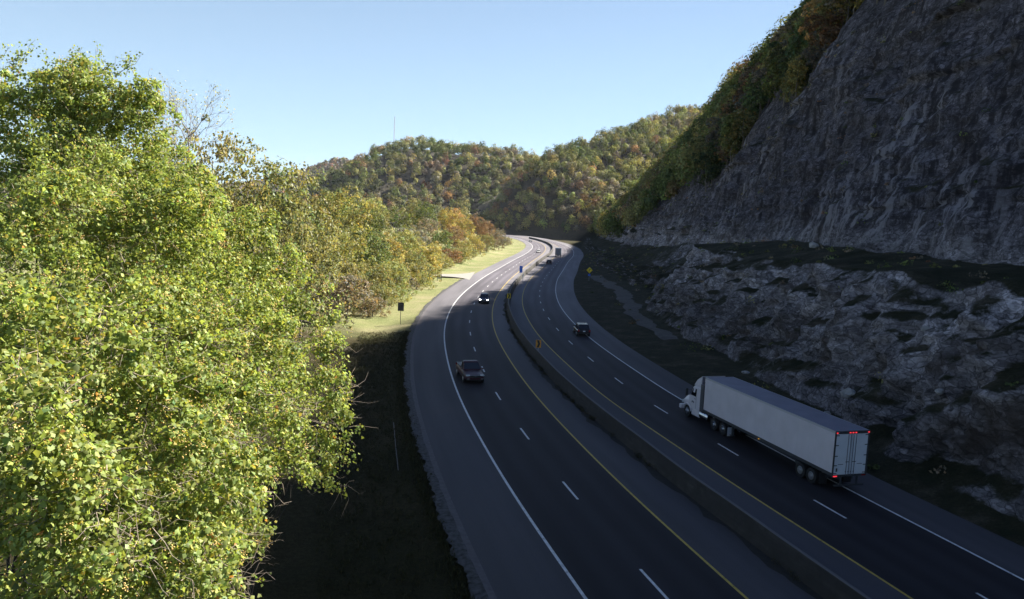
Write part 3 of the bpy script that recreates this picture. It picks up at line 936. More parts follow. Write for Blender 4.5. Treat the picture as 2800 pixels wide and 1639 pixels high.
cand = []
TREE_LINE = [(20, 72), (200, 69), (260, 64), (300, 57), (350, 48), (400, 40), (450, 29), (500, 14), (560, 10), (620, 7), (830, 5)]     # lowest tree height on the slope (z) by station
n_c = 26000
s_c = rg.uniform(150, 850, n_c); t_c = rg.uniform(SEG0[3], SEG0[6] + 6, n_c)
p_c = slope_point(s_c, t_c)
ok = p_c[:, 2] > lerp(s_c, TREE_LINE) + 6 * n1(s_c, 18, 77) - 9 * np.clip(fbm(p_c / 7.0, 2, 78), 0, 1) - 10 * (rg.random(n_c) < 0.10)
s_c, t_c, p_c = s_c[ok], t_c[ok], p_c[ok]
taken = {}; sel = []
for i in range(len(s_c)):
    cell = 5.2
    key = tuple(np.floor(p_c[i] / cell).astype(int))
    if key in taken: continue
    taken[key] = 1; sel.append(i)
s_c, t_c, p_c = s_c[sel], t_c[sel], p_c[sel]
px, py, dep = to_px(p_c + np.array([0, 0, 6.0]))
inview = (px > -0.02) & (px < 1.03) & (py > -0.06) & (py < 1.0) & (t_c < SEG0[6] + 3)
idx_in = np.where(inview)[0]
idx_in = idx_in[np.argsort(dep[idx_in])]
N_IND = 270
ind = idx_in[:N_IND]
rest = np.setdiff1d(np.arange(len(s_c)), ind)
names = ['dark green', 'green', 'olive', 'yellow-green', 'golden', 'orange', 'rusty', 'grey-brown']
wts = np.array([4.5, 3.5, 4.5, 1.6, 1.2, 0.9, 2.4, 3.0])
labels_used = {}
rows = []
for i in ind:
    nm = names[rg.choice(len(names), p=wts / wts.sum())]
    x_, y_ = px[i], py[i]
    hgt = t_c[i]
    lvl = "at the slope's foot" if hgt < SEG0[4] - 18 else "just above the bare rock face" if hgt < SEG0[4] + 3 else "halfway up the slope" if hgt < SEG0[5] + 1 else "high under the skyline" if hgt < SEG0[6] - 4 else "on the skyline of the ridge"
    far = "over the truck's cliff" if s_c[i] < 250 else "beside the streaked cliff" if s_c[i] < 310 else "above the end of the bench" if s_c[i] < 370 else "across from the diamond sign" if s_c[i] < 430 else "where the road starts to bend" if s_c[i] < 500 else "towards the far bend"
    rows.append([i, nm, lvl, far])
combo = {}
for r in rows: combo.setdefault((r[1], r[2], r[3]), []).append(r)
ORD = ["nearest", "second nearest", "third nearest", "fourth nearest", "fifth nearest", "sixth nearest", "seventh nearest", "eighth nearest", "ninth nearest", "tenth nearest", "eleventh nearest", "twelfth nearest", "thirteenth nearest", "fourteenth nearest", "fifteenth nearest", "sixteenth nearest"]
for kx, rr in combo.items():
    rr.sort(key=lambda r: dep[r[0]])
    for j, r in enumerate(rr):
        i = r[0]
        lab = f"{r[1]} tree {r[2]} {r[3]}" if len(rr) == 1 else f"{ORD[min(j, 15)]} {r[1]} tree {r[2]} {r[3]}".replace("on the skyline of the ridge", "on the skyline").replace("just above the bare rock face", "above the bare rock").replace("where the road starts to bend", "where the road bends")
        cm, tm = RIDGE_PROTOS[rg.integers(0, 5)]
        e = empty("slope_tree", tuple(p_c[i] - np.array([0, 0, 0.3])), rg.uniform(0, 6.28))
        sc_ = rg.uniform(.6, 1.25); e.scale = (sc_ * rg.uniform(.9, 1.1), sc_ * rg.uniform(.9, 1.1), sc_ * rg.uniform(.85, 1.1))
        tag(e, lab, "tree", "autumn trees on the wooded slope")
        c = link_mesh("crown", cm, e); c.color = tuple(q * .8 for q in jitter(PAL[r[1]], rg)[:3]) + (1,)
        link_mesh("trunk", tm, e)
kk = rest[(t_c[rest] < SEG0[6] + 5)]
wood("slope_woods", p_c[kk], rg.uniform(7, 15, len(kk)), pal_cols(len(kk), rg, names, wts, p_c[kk]), 210, 1.0, "autumn woods filling the rest of the steep slope", rg)

#PART3
# ------------------------------------------------------------------ trees and bushes along the left of the road
rg = np.random.default_rng(31)
MID = {}
for nm, h, w, ncl, per, cr, lf, base in (("broad", 12, 9.5, 270, 28, 0.80, 0.31, .0), ("round", 9, 8.5, 230, 28, 0.76, 0.30, -.04), ("tall", 15, 8.5, 280, 28, 0.82, 0.31, .04), ("airy", 14, 9.0, 210, 24, 0.85, 0.26, .25), ("bush", 5, 6.5, 170, 26, 0.60, 0.25, -.06)):
    MID[nm] = [(crown_mesh("crown", rg, h, w, ncl, per, cr, lf, base=base, mat=M_LEAF, lobes_n=8), tubes("trunk", trunk_lines(rg, h, 0.18, w * 0.42, 9), M_BARK, 5), h) for _ in range(2)]


def gz(x, y): return float(ground_z(np.array([[x, y]], float))[0])


# x, y, height, width factor, form, leaf colour, label
LEFT = [
    (-24.5, 112, 7.5, .9, "bush", "grey-brown", "low dry grey-brown thicket at the edge of the vines above the dark verge"),
    (-22.5, 122, 4.2, .9, "bush", "brown", "small brown dry bush behind the dark roadside sign"),
    (-26.5, 121, 9, .95, "round", "olive", "olive bush crowding behind the small brown dry bush"),
    (-30.5, 114, 13, 1, "broad", "olive", "dense olive tree rising just behind the vine wall"),
    (-24.0, 134, 7.5, 1, "round", "olive", "rounded olive bush on the verge slope past the sign"),
    (-29.0, 134, 13, 1, "broad", "yellow-green", "broad yellow-green tree second back from the sign"),
    (-37.0, 126, 16, 1, "tall", "olive", "tall olive tree deep behind the vine wall"),
    (-22.8, 146, 8, 1, "round", "yellow-green", "full yellow-green bush reaching down to the mown grass"),
    (-28.5, 149, 14, 1, "broad", "green", "broad green tree in the middle of the roadside thicket"),
    (-33.0, 151, 21.0, .95, "tall", "yellow-green", "tall pointed yellow-green tree topping the thicket"),
    (-41.0, 142, 18, 1, "tall", "olive", "large olive tree behind the pointed yellow-green one"),
    (-22.0, 158, 7, 1, "bush", "olive", "low olive bush at the grass edge in the thicket's front"),
    (-26.5, 164, 11.5, 1, "broad", "golden", "golden tinged broad tree in the thicket's front row"),
    (-21.6, 170, 8.5, 1, "round", "olive", "round olive bush near the two-post sign"),
    (-33.0, 172, 17, 1, "tall", "green", "tall green tree behind the golden tinged one"),
    (-21.5, 182, 10, .9, "round", "golden", "golden bush right behind the two-post sign"),
    (-27.0, 184, 13, 1, "broad", "yellow-green", "yellow-green tree standing behind the golden bush"),
    (-35.5, 191, 19, 1, "tall", "olive", "tall olive tree with a ragged top above the side road"),
    (-45.0, 185, 19, 1, "broad", "green", "wide green tree far back from the side road"),
    (-21.5, 196, 9.5, .8, "round", "golden", "golden column of leaves beside the side road"),
    (-29.0, 204, 12, 1, "broad", "olive", "olive tree at the near side of the side road"),
    (-24.0, 226, 7, 1, "bush", "olive", "low olive bush across the side road"),
    (-30.0, 224, 12, 1, "round", "grey-brown", "grey-brown thinning tree across the side road"),
    (-36.0, 234, 17.5, 1, "tall", "green", "tall green tree across the side road"),
    (-20.5, 242, 6.0, 1, "bush", "rusty", "small rusty bush on the sunlit grass slope"),
    (-25.0, 252, 10.5, 1, "round", "green", "round green tree with a yellow crown above the grass curve"),
    (-19.0, 262, 6.5, 1, "bush", "olive", "olive bush at the brow of the grass curve"),
    (-31.0, 262, 14, 1, "broad", "grey-brown", "broad grey-brown tree behind the round green one"),
    (-18.5, 282, 7.5, 1, "round", "golden", "golden bush low on the grass curve"),
    (-23.0, 290, 12.5, 1, "broad", "rusty", "rusty broad tree in the orange stand"),
    (-35.0, 296, 20.5, 1, "tall", "green", "tall bright green tree beside the orange stand"),
    (-28.0, 312, 18.5, 1, "tall", "golden", "tall golden-orange tree at the back of the orange stand"),
    (-16.0, 312, 8.5, 1, "round", "golden", "bright golden round tree in front of the orange stand"),
    (-21.0, 328, 15, 1, "broad", "golden", "golden broad tree in the middle of the orange stand"),
    (-26.5, 336, 19.5, 1, "tall", "orange", "tall rusty orange topped tree crowning the orange stand"),
    (-12.5, 340, 8.5, 1, "round", "olive", "olive bush at the foot of the orange stand"),
    (-17.0, 356, 16.5, 1, "broad", "rusty", "broad orange-brown dome at the road end of the stand"),
    (-9.5, 372, 9, 1, "round", "brown", "brown round bush near the bend of the road"),
    (-13.5, 386, 13.5, 1, "broad", "rusty", "rusty tree behind the brown bush near the bend"),
    (-6.5, 402, 7.0, 1, "bush", "grey-brown", "grey-brown bush close to the bend"),
    (-9.5, 424, 9.5, 1, "round", "grey-brown", "last grey-brown round tree before the road disappears"),
    (-4.5, 440, 5, 1, "bush", "olive", "last low olive bush before the road disappears"),
    (-23.2, 128, 4.6, 1, "bush", "olive", "low olive bush just past the small brown dry one"),
    (-22.4, 140, 4.4, 1, "bush", "yellow-green", "low yellow-green bush on the grass edge beyond the sign"),
    (-22.3, 152, 4.8, 1, "bush", "grey-brown", "low grey-brown bush between the full yellow-green and the low olive bush"),
    (-21.8, 176, 4.6, 1, "bush", "yellow-green", "low yellow-green bush just before the two-post sign"),
    (-21.3, 189, 4.5, 1, "bush", "olive", "low olive bush at the foot of the golden column of leaves"),
    (-21.6, 233, 4.6, 1, "bush", "yellow-green", "low yellow-green bush past the side road"),
    (-19.2, 271, 4.4, 1, "bush", "yellow-green", "low yellow-green bush along the grass curve"),
    (-17.5, 297, 4.8, 1, "bush", "olive", "low olive bush below the rusty broad tree"),
    (-14.5, 324, 4.6, 1, "bush", "grey-brown", "low grey-brown bush below the orange stand"),
    (-26.0, 372, 18, 1, "tall", "olive", "tall olive tree behind the orange-brown dome"),
    (-44.0, 330, 21, 1, "tall", "olive", "large olive tree in the back row of the orange stand"),
    (-50.0, 260, 19, 1.1, "broad", "yellow-green", "wide yellow-green tree in the back row past the side road"),
    (-54.0, 215, 19, 1.1, "broad", "olive", "wide olive tree hidden well behind the thicket"),
    (-50.0, 158, 19, 1.1, "broad", "yellow-green", "wide yellow-green tree deep in the thicket"),
    (-46.0, 118, 17, 1.1, "broad", "green", "wide green tree deep behind the vine wall"),
    (-36.0, 104, 13.5, 1, "broad", "yellow-green", "yellow-green tree filling the gap beside the vine wall"),
    (-31.5, 98, 12.5, 1, "broad", "olive", "olive tree filling the gap under the feathery one"),
    (-33.0, 84, 13.2, 1, "broad", "olive", "olive tree close behind the vine wall"),
    (-25.2, 75, 23.0, .95, "airy", "olive", "airy spreading olive tree standing clear against the sky"),
    (-21.6, 78, 20.8, .75, "airy", "olive", "small airy olive tree with an open crown next to the spreading one"),
    (-27.8, 70, 25.0, .7, "airy", "olive", "feathery olive tree rising beside the bare one"),
]
cnt = {}
for (x, y, h, wf, form, colr, lab) in LEFT:
    cnt[form] = cnt.get(form, -1) + 1
    cm, tm, h0 = MID[form][cnt[form] % 2]
    z = gz(x, y) - 0.1
    e = empty({"bush": "roadside_bush"}.get(form, "roadside_tree"), (x, y, z), rg.uniform(0, 6.28))
    k = h / h0
    if form == "airy": k = (h - z) / h0
    wk = wf * (k if form in ("bush", "round") else k ** 0.6)
    e.scale = (wk, wk, k)
    tag(e, lab, "bush" if form == "bush" else "tree", "trees and bushes along the outer verge")
    c = link_mesh("crown", cm, e); c.color = jitter(PAL[colr], rg, .08)
    link_mesh("trunk", tm, e)


def twig_tree(rng, h, spread, r, depth=4, start=0.35, n_main=7):
    L, tips = [], []

    def grow(p, d, ln, rad, dep):
        q = p + d * ln
        L.append((bent(p, q, rng, 0.07, 4), np.linspace(rad, rad * 0.6, 4)))
        if dep == 0:
            tips.append(q); return
        for _ in range(3 if dep > 1 else 2):
            nd = d + rand_dirs(1, rng)[0] * 0.62 + np.array([0, 0, 0.10]); nd /= np.linalg.norm(nd)
            grow(q, nd, ln * rng.uniform(.62, .85), rad * 0.58, dep - 1)
    top = 0.84
    L.append((bent((0, 0, -0.5), (0, 0, h * top), rng, 0.01, 6), np.linspace(r, r * 0.35, 6)))
    for i in range(n_main):
        a = i * 2.4; z = h * (start + (top - start) * i / max(1, n_main - 1))
        d = np.array([math.cos(a) * spread, math.sin(a) * spread, 1.0]); d /= np.linalg.norm(d)
        grow(np.array([0, 0, z]), d, h * 0.062, r * 0.28, depth)
    return L, np.array(tips)


bz = gz(-26.3, 62)
bt = empty("bare_tree", (-26.6, 62, bz))
tag(bt, "nearly leafless slender tree with fine pale twigs against the sky", "tree")
L_, tips = twig_tree(rg, 26.6 - bz, 0.75, 0.16, 4, 0.68, 10)
link_mesh("trunk", tubes("trunk", L_, M_TWIG, 4), bt)
tp = tips[rg.integers(0, len(tips), 520)] + rg.normal(size=(520, 3)) * 0.22
lv = leaf_quads(tp, rand_dirs(520, rg), 0.17, rg)
c = link_mesh("crown", np_mesh("crown", lv, quads=np.arange(len(lv)).reshape(-1, 4), mats=[M_LEAF], col=np.repeat(leaf_tint(520, rg), 4, 0)), bt)
c.color = (0.42, 0.40, 0.22, 1)

# ------------------------------------------------------------------ the vine-covered trees close to the bridge
M_VINE = mat_leaf("vine_leaf", 0.44, 0.55, 0.025)
M_BERRY = plain("straw_berries", (0.72, 0.50, 0.17), 0.5)
M_SHADEBARK = mat_bark("shaded_bark", (0.030, 0.026, 0.022))  # shade painted in: near-black so the trunks sink into the dark verge
M_STEM = mat_bark("dead_stem", (0.30, 0.25, 0.20))


def heart_leaves(P, NRM, size, rng):
    n = len(P); NRM = NRM / np.linalg.norm(NRM, axis=1)[:, None]
    t = np.array([0, 0, -1.0]) + 0.55 * rng.normal(size=(n, 3)); t -= (t * NRM).sum(1)[:, None] * NRM; t /= np.linalg.norm(t, axis=1)[:, None] + 1e-9
    b = np.cross(NRM, t); s = np.broadcast_to(size, (n,))[:, None]
    dr = NRM * s * rng.uniform(0.05, 0.30, n)[:, None]
    V = np.stack([P - t * s * .42, P + b * s * .46 - t * s * .12 - dr, P + t * s * .58 - dr * .8, P - b * s * .46 - t * s * .12 - dr], 1).reshape(-1, 3)
    i = np.arange(n)[:, None] * 4
    return V, np.concatenate([np.concatenate([i, i + 1, i + 2], 1), np.concatenate([i, i + 2, i + 3], 1)])


def vine_tree(x, y, z, rx, rz, label, dens=1.0, leaf=0.125, sky=0, col=(0.258, 0.318, 0.086), skirt=0.35):
    g0 = gz(x, y)
    e = empty("vine_covered_tree", (x, y, g0))
    tag(e, label, "tree", "trees smothered in vines beside the bridge")
    cz = z - g0
    rng = np.random.default_rng(int(abs(x * 131 + y * 17 + z * 7)))
    lobes = [(0, 0, cz, rx * .80, rx * .80, rz * .80)]
    for i in range(9):
        a = i * 2.4 + rng.uniform(-.5, .5); el = rng.uniform(-.9, 1.0); f = math.sqrt(max(0.05, 1 - el * el * .8))
        r = rx * rng.uniform(.30, .46)
        lobes.append((math.cos(a) * rx * .66 * f, math.sin(a) * rx * .66 * f, cz + el * rz * .66, r, r, r * rng.uniform(.9, 1.3)))
    # curtain of vines hanging below the crown
    low = max(0.6, cz - rz * 1.1 - 5.0 * skirt)
    hang = cz - rz * 0.7
    for i in range(int(10 * skirt)):
        a = i * 1.9 + rng.uniform(-.4, .4)
        lobes.append((math.cos(a) * rx * .6, math.sin(a) * rx * .6, rng.uniform(low, hang), rx * .34, rx * .34, (hang - low) * .35 + .4))
    area = sum(l[3] * l[5] for l in lobes) * 4.2
    ncl = int(area * 5.2 * dens); per = int(44 * (0.125 / leaf) ** 2)
    leaf *= 0.82 if y > 18.2 else 0.90; per = int(per * 1.25)
    P, Nn, k = crown_points(rng, lobes, ncl, per, 0.40, droop=0.35)
    # leave out what would hang on the side turned away from the bridge, except a thin layer
    to_cam = np.array([-x, -y, CAM_H - g0 - cz]); to_cam /= np.linalg.norm(to_cam)
    away = (P - np.array([0, 0, cz])) @ to_cam < -0.35 * rx
    keep = ~(away & (rng.random(len(P)) < 0.6))
    gap_ = fbm((P + np.array([x, y, 0])) / 1.25, 2, 91)           # thin places where the vines have died back
    keep &= ~((gap_ < -0.20) & (rng.random(len(P)) < 0.86))
    P, Nn, k = P[keep], Nn[keep], k[keep]
    V, tr = heart_leaves(P, Nn, leaf * rng.uniform(.55, 1.45, len(P)), rng)
    tint = leaf_tint(len(P), rng, 0.26, 0.13, accents=((0.045, (1.6, 1.1, 0.9)), (0.005, (1.9, .75, .8))))
    ct = 1 + 0.14 * rng.normal(size=ncl); tint = tint * np.clip(ct, .6, 1.5)[k][:, None]
# clusters of straw-coloured fruit
    nb = int(len(P) / 170); n_lv = len(V); ci = rng.integers(0, len(P), nb)
    bp = np.repeat(P[ci] + Nn[ci] * .05, 16, 0) + rng.normal(size=(nb * 16, 3)) * np.array([.06, .06, .13]) + np.array([0, 0, -.04])
    bd = rand_dirs(len(bp), rng) * 0.016; b1 = np.cross(bd, rand_dirs(len(bp), rng)); b1 = b1 / (np.linalg.norm(b1, axis=1)[:, None] + 1e-9) * 0.020; b2 = np.cross(b1, bd); b2 = b2 / (np.linalg.norm(b2, axis=1)[:, None] + 1e-9) * 0.020
    bv = np.stack([bp + b1, bp + b2, bp - b1, bp - b2, bp + bd, bp - bd], 1).reshape(-1, 3)
    i = np.arange(len(bp))[:, None] * 6
    bt_ = np.concatenate([np.concatenate([i + a, i + b, i + c_], 1) for a, b, c_ in ((0, 1, 4), (1, 2, 4), (2, 3, 4), (3, 0, 4), (1, 0, 5), (2, 1, 5), (3, 2, 5), (0, 3, 5))])
    V = np.concatenate([V, bv]); tr2 = np.concatenate([tr, bt_ + n_lv]); tc = np.concatenate([np.repeat(tint, 4, 0), np.ones((len(bv), 3))])
    o = link_mesh("crown", np_mesh("crown", V, tris=tr2, mats=[M_VINE, M_BERRY], col=tc, mat_idx=np.concatenate([np.zeros(len(tr), int), np.ones(len(bt_), int)])), e); o.color = (*col, 1)
    # trunk, limbs and a tangle of bare stems
    tl = [(np.array(p_) + np.clip(1 - np.array(p_)[:, 2:3] / cz, 0, 1) * np.array([[-3.4, 1.6, 0]]), r_) for p_, r_ in trunk_lines(rng, cz + rz * .5, 0.09, rx * .5, 5, .65)]     # the trunks lean out of the bank
    link_mesh("trunk", tubes("trunk", tl, M_SHADEBARK, 6), e)
    st = []
    ns = int(130 * min(dens, 1) * rx)
    for _ in range(ns):
        l = lobes[rng.integers(0, len(lobes))]; d = rand_dirs(1, rng)[0]
        p = np.array(l[:3]) + d * np.array(l[3:6]) * rng.uniform(.55, 1.0)
        dv = rand_dirs(1, rng)[0] * np.array([1, 1, .7]) + d * .5; ln = rng.uniform(.2, 1.0)
        r0 = rng.uniform(.004, .012)
        st.append((bent(p, p + dv / np.linalg.norm(dv) * ln, rng, .12, 4), np.linspace(r0, r0 * .4, 4)))
    if sky:                                                           # sprays that stick out above the crown
        sp = []
        for _ in range(sky):
            a = rng.uniform(0, 6.28); p = np.array([math.cos(a) * rx * .6 * rng.random(), math.sin(a) * rx * .6 * rng.random(), cz + rz * .78])
            q = p + np.array([rng.normal() * .6, rng.normal() * .5, rng.uniform(.45, 1.15)])
            pts = bent(p, q, rng, .08, 6); st.append((pts, np.linspace(.014, .005, 6)))
            f = rng.random(44); b = pts[0] * (1 - f)[:, None] + pts[-1] * f[:, None] + rng.normal(size=(44, 3)) * .11
            sp.append(b)
        sp = np.concatenate(sp); V2, t2 = heart_leaves(sp, rand_dirs(len(sp), rng) + np.array([0, 0, .4]), leaf * rng.uniform(.6, 1.2, len(sp)), rng)
        o2 = link_mesh("foliage", np_mesh("foliage", V2, tris=t2, mats=[M_VINE], col=np.repeat(leaf_tint(len(sp), rng), 4, 0)), e); o2.color = (*col, 1)
    link_mesh("vines", tubes("vines", st, M_STEM, 3), e)
    return e


VINES = [
    (-18.6, 30, 19.2, 3.2, 3.0, "tallest vine-covered tree at the edge of the frame, sprays against the sky", 1.5, .130, 7),
    (-16.4, 31, 19.3, 2.4, 3.0, "vine-covered tree with leafy shoots sticking up into the sky beside the tallest", 1.4, .130, 8),
    (-14.2, 32, 16.7, 1.9, 2.4, "vine-covered tree on the falling skyline below the bare tree", 1, .130, 3),
    (-11.0, 31, 14.5, 2.4, 2.5, "vine-covered tree below the feathery olive tree", 1, .130, 0),
    (-7.7, 27.5, 12.2, 1.8, 2.4, "vine-covered tree forming the outermost bulge over the dark verge", 1, .125, 0),
    (-6.2, 24, 10.1, 1.35, 1.9, "vine-covered small tree under the outermost bulge, reaching for the road", 1, .120, 0),
    (-8.6, 24, 12.4, 2.3, 2.3, "vine-covered tree with dark gaps in the middle of the leafy wall", 1, .122, 0),
    (-12.3, 25, 15.2, 2.8, 2.8, "broad vine-covered tree with many yellow leaves under the skyline", 1, .125, 0),
    (-13.6, 22, 15.3, 2.5, 2.6, "vine-covered tree with straw fruit clusters halfway up the frame's edge", 1, .122, 0),
    (-9.2, 20, 12.5, 2.2, 2.3, "vine-covered tree with red tinged shoots at the heart of the wall", 1, .120, 0),
    (-9.7, 16, 13.1, 2.1, 2.2, "vine-covered tree with bare stems showing at the frame's edge", 1, .118, 0),
    (-6.9, 20.5, 10.6, 1.5, 1.8, "vine-covered tree hanging over the black shade of the verge", 1, .118, 0),
    (-6.9, 16, 10.7, 1.6, 1.7, "vine-covered tree with large pale leaves low in the wall", 1, .118, 0),
    (-7.6, 13, 11.2, 1.6, 1.6, "nearest vine-covered tree with the largest leaves at the bottom", 1, .115, 0),
    (-5.7, 14, 9.6, 0.9, 1.1, "thin vine-covered sapling with dry stems at the very bottom", .8, .110, 0),
    (-8.3, 12, 12.9, 1.5, 1.6, "vine-covered tree in front at the frame's edge with a thick bare limb", 1, .115, 0),
    (-22.5, 37, 16.0, 3.2, 4.2, "vine-covered tree behind the tallest one, filling the frame's edge", 1.2, .140, 0),
    (-19.5, 34, 17.0, 3.0, 3.4, "dark-hearted vine-covered tree right behind the tallest one", 1.2, .140, 0),
    (-16.5, 34.5, 16.8, 2.8, 3.2, "vine-covered tree closing the gap behind the shooting one", 1.2, .140, 0),
    (-18.0, 37, 14.5, 3.0, 4.2, "vine-covered tree in the second row under the leafy shoots", .7, .140, 0),
    (-14.0, 36, 12.2, 2.6, 3.2, "vine-covered tree in the second row below the falling skyline", .7, .140, 0),
    (-15.6, 27, 16.4, 2.4, 2.6, "vine-covered tree with a dark hollow under the tallest pair", 1, .128, 0),
    (-12.0, 28.5, 13.2, 2.4, 2.6, "vine-covered tree tucked behind the broad yellow-leaved one", 1, .128, 0),
    (-10.9, 22.5, 13.4, 2.0, 2.2, "vine-covered tree between the broad yellow-leaved one and the heart of the wall", 1, .122, 0),
    (-11.6, 18.5, 13.6, 1.9, 2.2, "vine-covered tree at the frame's edge beneath the straw fruit clusters", 1, .120, 0),
    (-8.0, 17.8, 11.4, 1.7, 1.9, "vine-covered tree packed between the red-tinged and the large-leaved ones", 1, .118, 0),
    (-7.9, 15.5, 9.3, 1.5, 1.7, "vine-covered thicket rising from the bottom with dead forked twigs", .8, .112, 0),
    (-8.0, 18.0, 8.6, 1.6, 2.0, "low vine-covered tree at the bottom beside the black verge", .9, .114, 0),
    (-8.9, 14.0, 9.9, 1.5, 1.6, "vine-covered thicket in the bottom corner with grey sticks", .8, .112, 0),
    (-7.9, 20.5, 8.8, 1.5, 2.2, "low vine-covered tree under the heart of the wall", .9, .116, 0),
]
for v in VINES:
    vine_tree(*v[:6], dens=v[6], leaf=v[7], sky=v[8], skirt=0.2 if v[0] > -8.7 else 0.5)

#PART4
# ------------------------------------------------------------------ solid-shape helpers
class MB:
    def __init__(self): self.bm = bmesh.new()

    def box(self, x0, x1, y0, y1, z0, z1, bev=0.0):
        r = bmesh.ops.create_cube(self.bm, size=1.0)
        for v in r['verts']:
            v.co = Vector(((x0 + x1) / 2 + v.co.x * (x1 - x0), (y0 + y1) / 2 + v.co.y * (y1 - y0), (z0 + z1) / 2 + v.co.z * (z1 - z0)))
        if bev:
            ed = list({e for v in r['verts'] for e in v.link_edges})
            bmesh.ops.bevel(self.bm, geom=ed, offset=bev, segments=2, affect='EDGES', profile=0.6)
        return self

    def cyl(self, a, b, r0, r1=None, seg=20, cap=True):
        a, b = Vector(a), Vector(b); d = b - a
        m = Matrix.Translation((a + b) / 2) @ d.to_track_quat('Z', 'Y').to_matrix().to_4x4()
        bmesh.ops.create_cone(self.bm, cap_ends=cap, segments=seg, radius1=r0, radius2=r0 if r1 is None else r1, depth=d.length, matrix=m)
        return self

    def loft(self, secs, cap=True):
        rings = [[self.bm.verts.new(p) for p in s] for s in secs]
        n = len(rings[0])
        for a, b in zip(rings[:-1], rings[1:]):
            for i in range(n):
                self.bm.faces.new((a[i], a[(i + 1) % n], b[(i + 1) % n], b[i]))
        if cap:
            self.bm.faces.new(list(reversed(rings[0]))); self.bm.faces.new(rings[-1])
        return self

    def poly(self, pts, thick=None):
        vs = [self.bm.verts.new(p) for p in pts]
        f = self.bm.faces.new(vs)
        if thick is not None:
            r = bmesh.ops.extrude_face_region(self.bm, geom=[f])
            bmesh.ops.translate(self.bm, vec=Vector(thick), verts=[g for g in r['geom'] if isinstance(g, bmesh.types.BMVert)])
        return self

    def build(self, name, mats, parent=None, smooth=False, subsurf=0, bevel=0.0):
        bmesh.ops.recalc_face_normals(self.bm, faces=self.bm.faces)
        me = bpy.data.meshes.new(name); self.bm.to_mesh(me); self.bm.free()
        for m in (mats if isinstance(mats, (list, tuple)) else [mats]): me.materials.append(m)
        if smooth: me.polygons.foreach_set("use_smooth", [True] * len(me.polygons))
        o = link_mesh(name, me, parent)
        if bevel:
            md = o.modifiers.new("bevel", 'BEVEL'); md.width = bevel; md.segments = 2; md.limit_method = 'ANGLE'
        if subsurf:
            md = o.modifiers.new("subsurf", 'SUBSURF'); md.levels = md.render_levels = subsurf
        return o


def copy_tree(o, parent=None):
    c = o.copy(); COL.objects.link(c); c.parent = parent
    for ch in list(o.children): copy_tree(ch, c)
    return c


# ------------------------------------------------------------------ median barrier, with weeds along its foot
ub = lambda s: gap(s) * 0.5 + 0.05
sb = np.concatenate([np.arange(60, 330, 1.0), np.arange(330, 700, 3.0)])
prof = [(-0.33, -0.02), (-0.33, 0.09), (-0.20, 0.33), (-0.115, 1.19), (-0.09, 1.22), (0.09, 1.22), (0.115, 1.19), (0.20, 0.33), (0.33, 0.09), (0.33, -0.02)]
pts, uvs = [], []
acc = np.concatenate([[0], np.cumsum([math.dist(prof[i], prof[i + 1]) for i in range(9)])])
wob = 0.03 * n1(sb, 6, 33)
for i, s in enumerate(sb):
    for j, (du, z) in enumerate(prof):
        p = at_su(s, float(ub(s)) + du * 1.1 + wob[i] * (z / 1.1)); pts.append((p[0], p[1], z + 0.02 * wob[i])); uvs.append((s, acc[j]))
bo = link_mesh("median_barrier", np_mesh("median_barrier", pts, quads=grid_quads(len(sb), 10), mats=[M_BARRIER], uv=uvs))
tag(bo, "long stained concrete barrier dividing the two carriageways", "barrier")
# silt that has washed against the foot of the barrier, and the weeds in it
M_SILT = plain("road_silt", (0.022, 0.020, 0.018), 0.95, noise=0.5, nscale=3.0)
ss_ = np.arange(60, 420, 0.5)
sheet("silt", ss_, [lambda s: ub(s) - 0.88 + 0.34 * n1(s, 2.2, 14, 4), lambda s: ub(s) - 0.34], np.stack([np.full(len(ss_), 0.006), np.full(len(ss_), 0.035)], 1), [M_SILT])
rg = np.random.default_rng(77)
n_w = 520
sw = rg.uniform(95, 330, n_w); sw = sw[n1(sw, 5, 15) > -0.15]; n_w = len(sw)
wp = at_su(sw, ub(sw) - 0.42 - 0.22 * rg.random(n_w)); k = np.repeat(np.arange(n_w), 26)
hw = rg.uniform(.1, .42, n_w)
P = np.c_[wp[k] + rg.normal(size=(len(k), 2)) * .10, rg.random(len(k)) * hw[k]]
V = leaf_quads(P, rand_dirs(len(k), rg), .13 * rg.uniform(.6, 1.4, len(k)), rg, .35, np.array([0, 0, 1.0]))
o = link_mesh("weeds", np_mesh("weeds", V, quads=np.arange(len(V)).reshape(-1, 4), mats=[M_LEAF], col=np.repeat(leaf_tint(len(k), rg, .3), 4, 0)))
o.color = (0.045, 0.042, 0.022, 1); tag(o, "dry weeds growing along the foot of the median barrier", "weeds", kind='stuff')

# rough grass where gravel edge and verge meet, and on the verges
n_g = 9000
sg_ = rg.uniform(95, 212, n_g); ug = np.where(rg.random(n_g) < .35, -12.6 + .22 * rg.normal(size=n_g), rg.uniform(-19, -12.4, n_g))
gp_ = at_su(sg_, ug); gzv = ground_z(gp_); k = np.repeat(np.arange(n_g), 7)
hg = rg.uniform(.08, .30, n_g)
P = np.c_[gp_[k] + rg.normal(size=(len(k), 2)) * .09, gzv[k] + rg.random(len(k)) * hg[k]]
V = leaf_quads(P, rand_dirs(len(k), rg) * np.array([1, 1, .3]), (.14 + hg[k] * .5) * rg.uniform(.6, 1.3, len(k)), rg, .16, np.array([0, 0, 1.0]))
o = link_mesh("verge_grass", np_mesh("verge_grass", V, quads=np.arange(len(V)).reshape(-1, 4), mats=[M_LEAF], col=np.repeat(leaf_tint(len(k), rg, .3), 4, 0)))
o.color = (0.034, 0.034, 0.014, 1); tag(o, "rough grass and weeds along the outer shoulder", "grass", kind='stuff')  # blade colour darkened to match the shade painted on the near verge

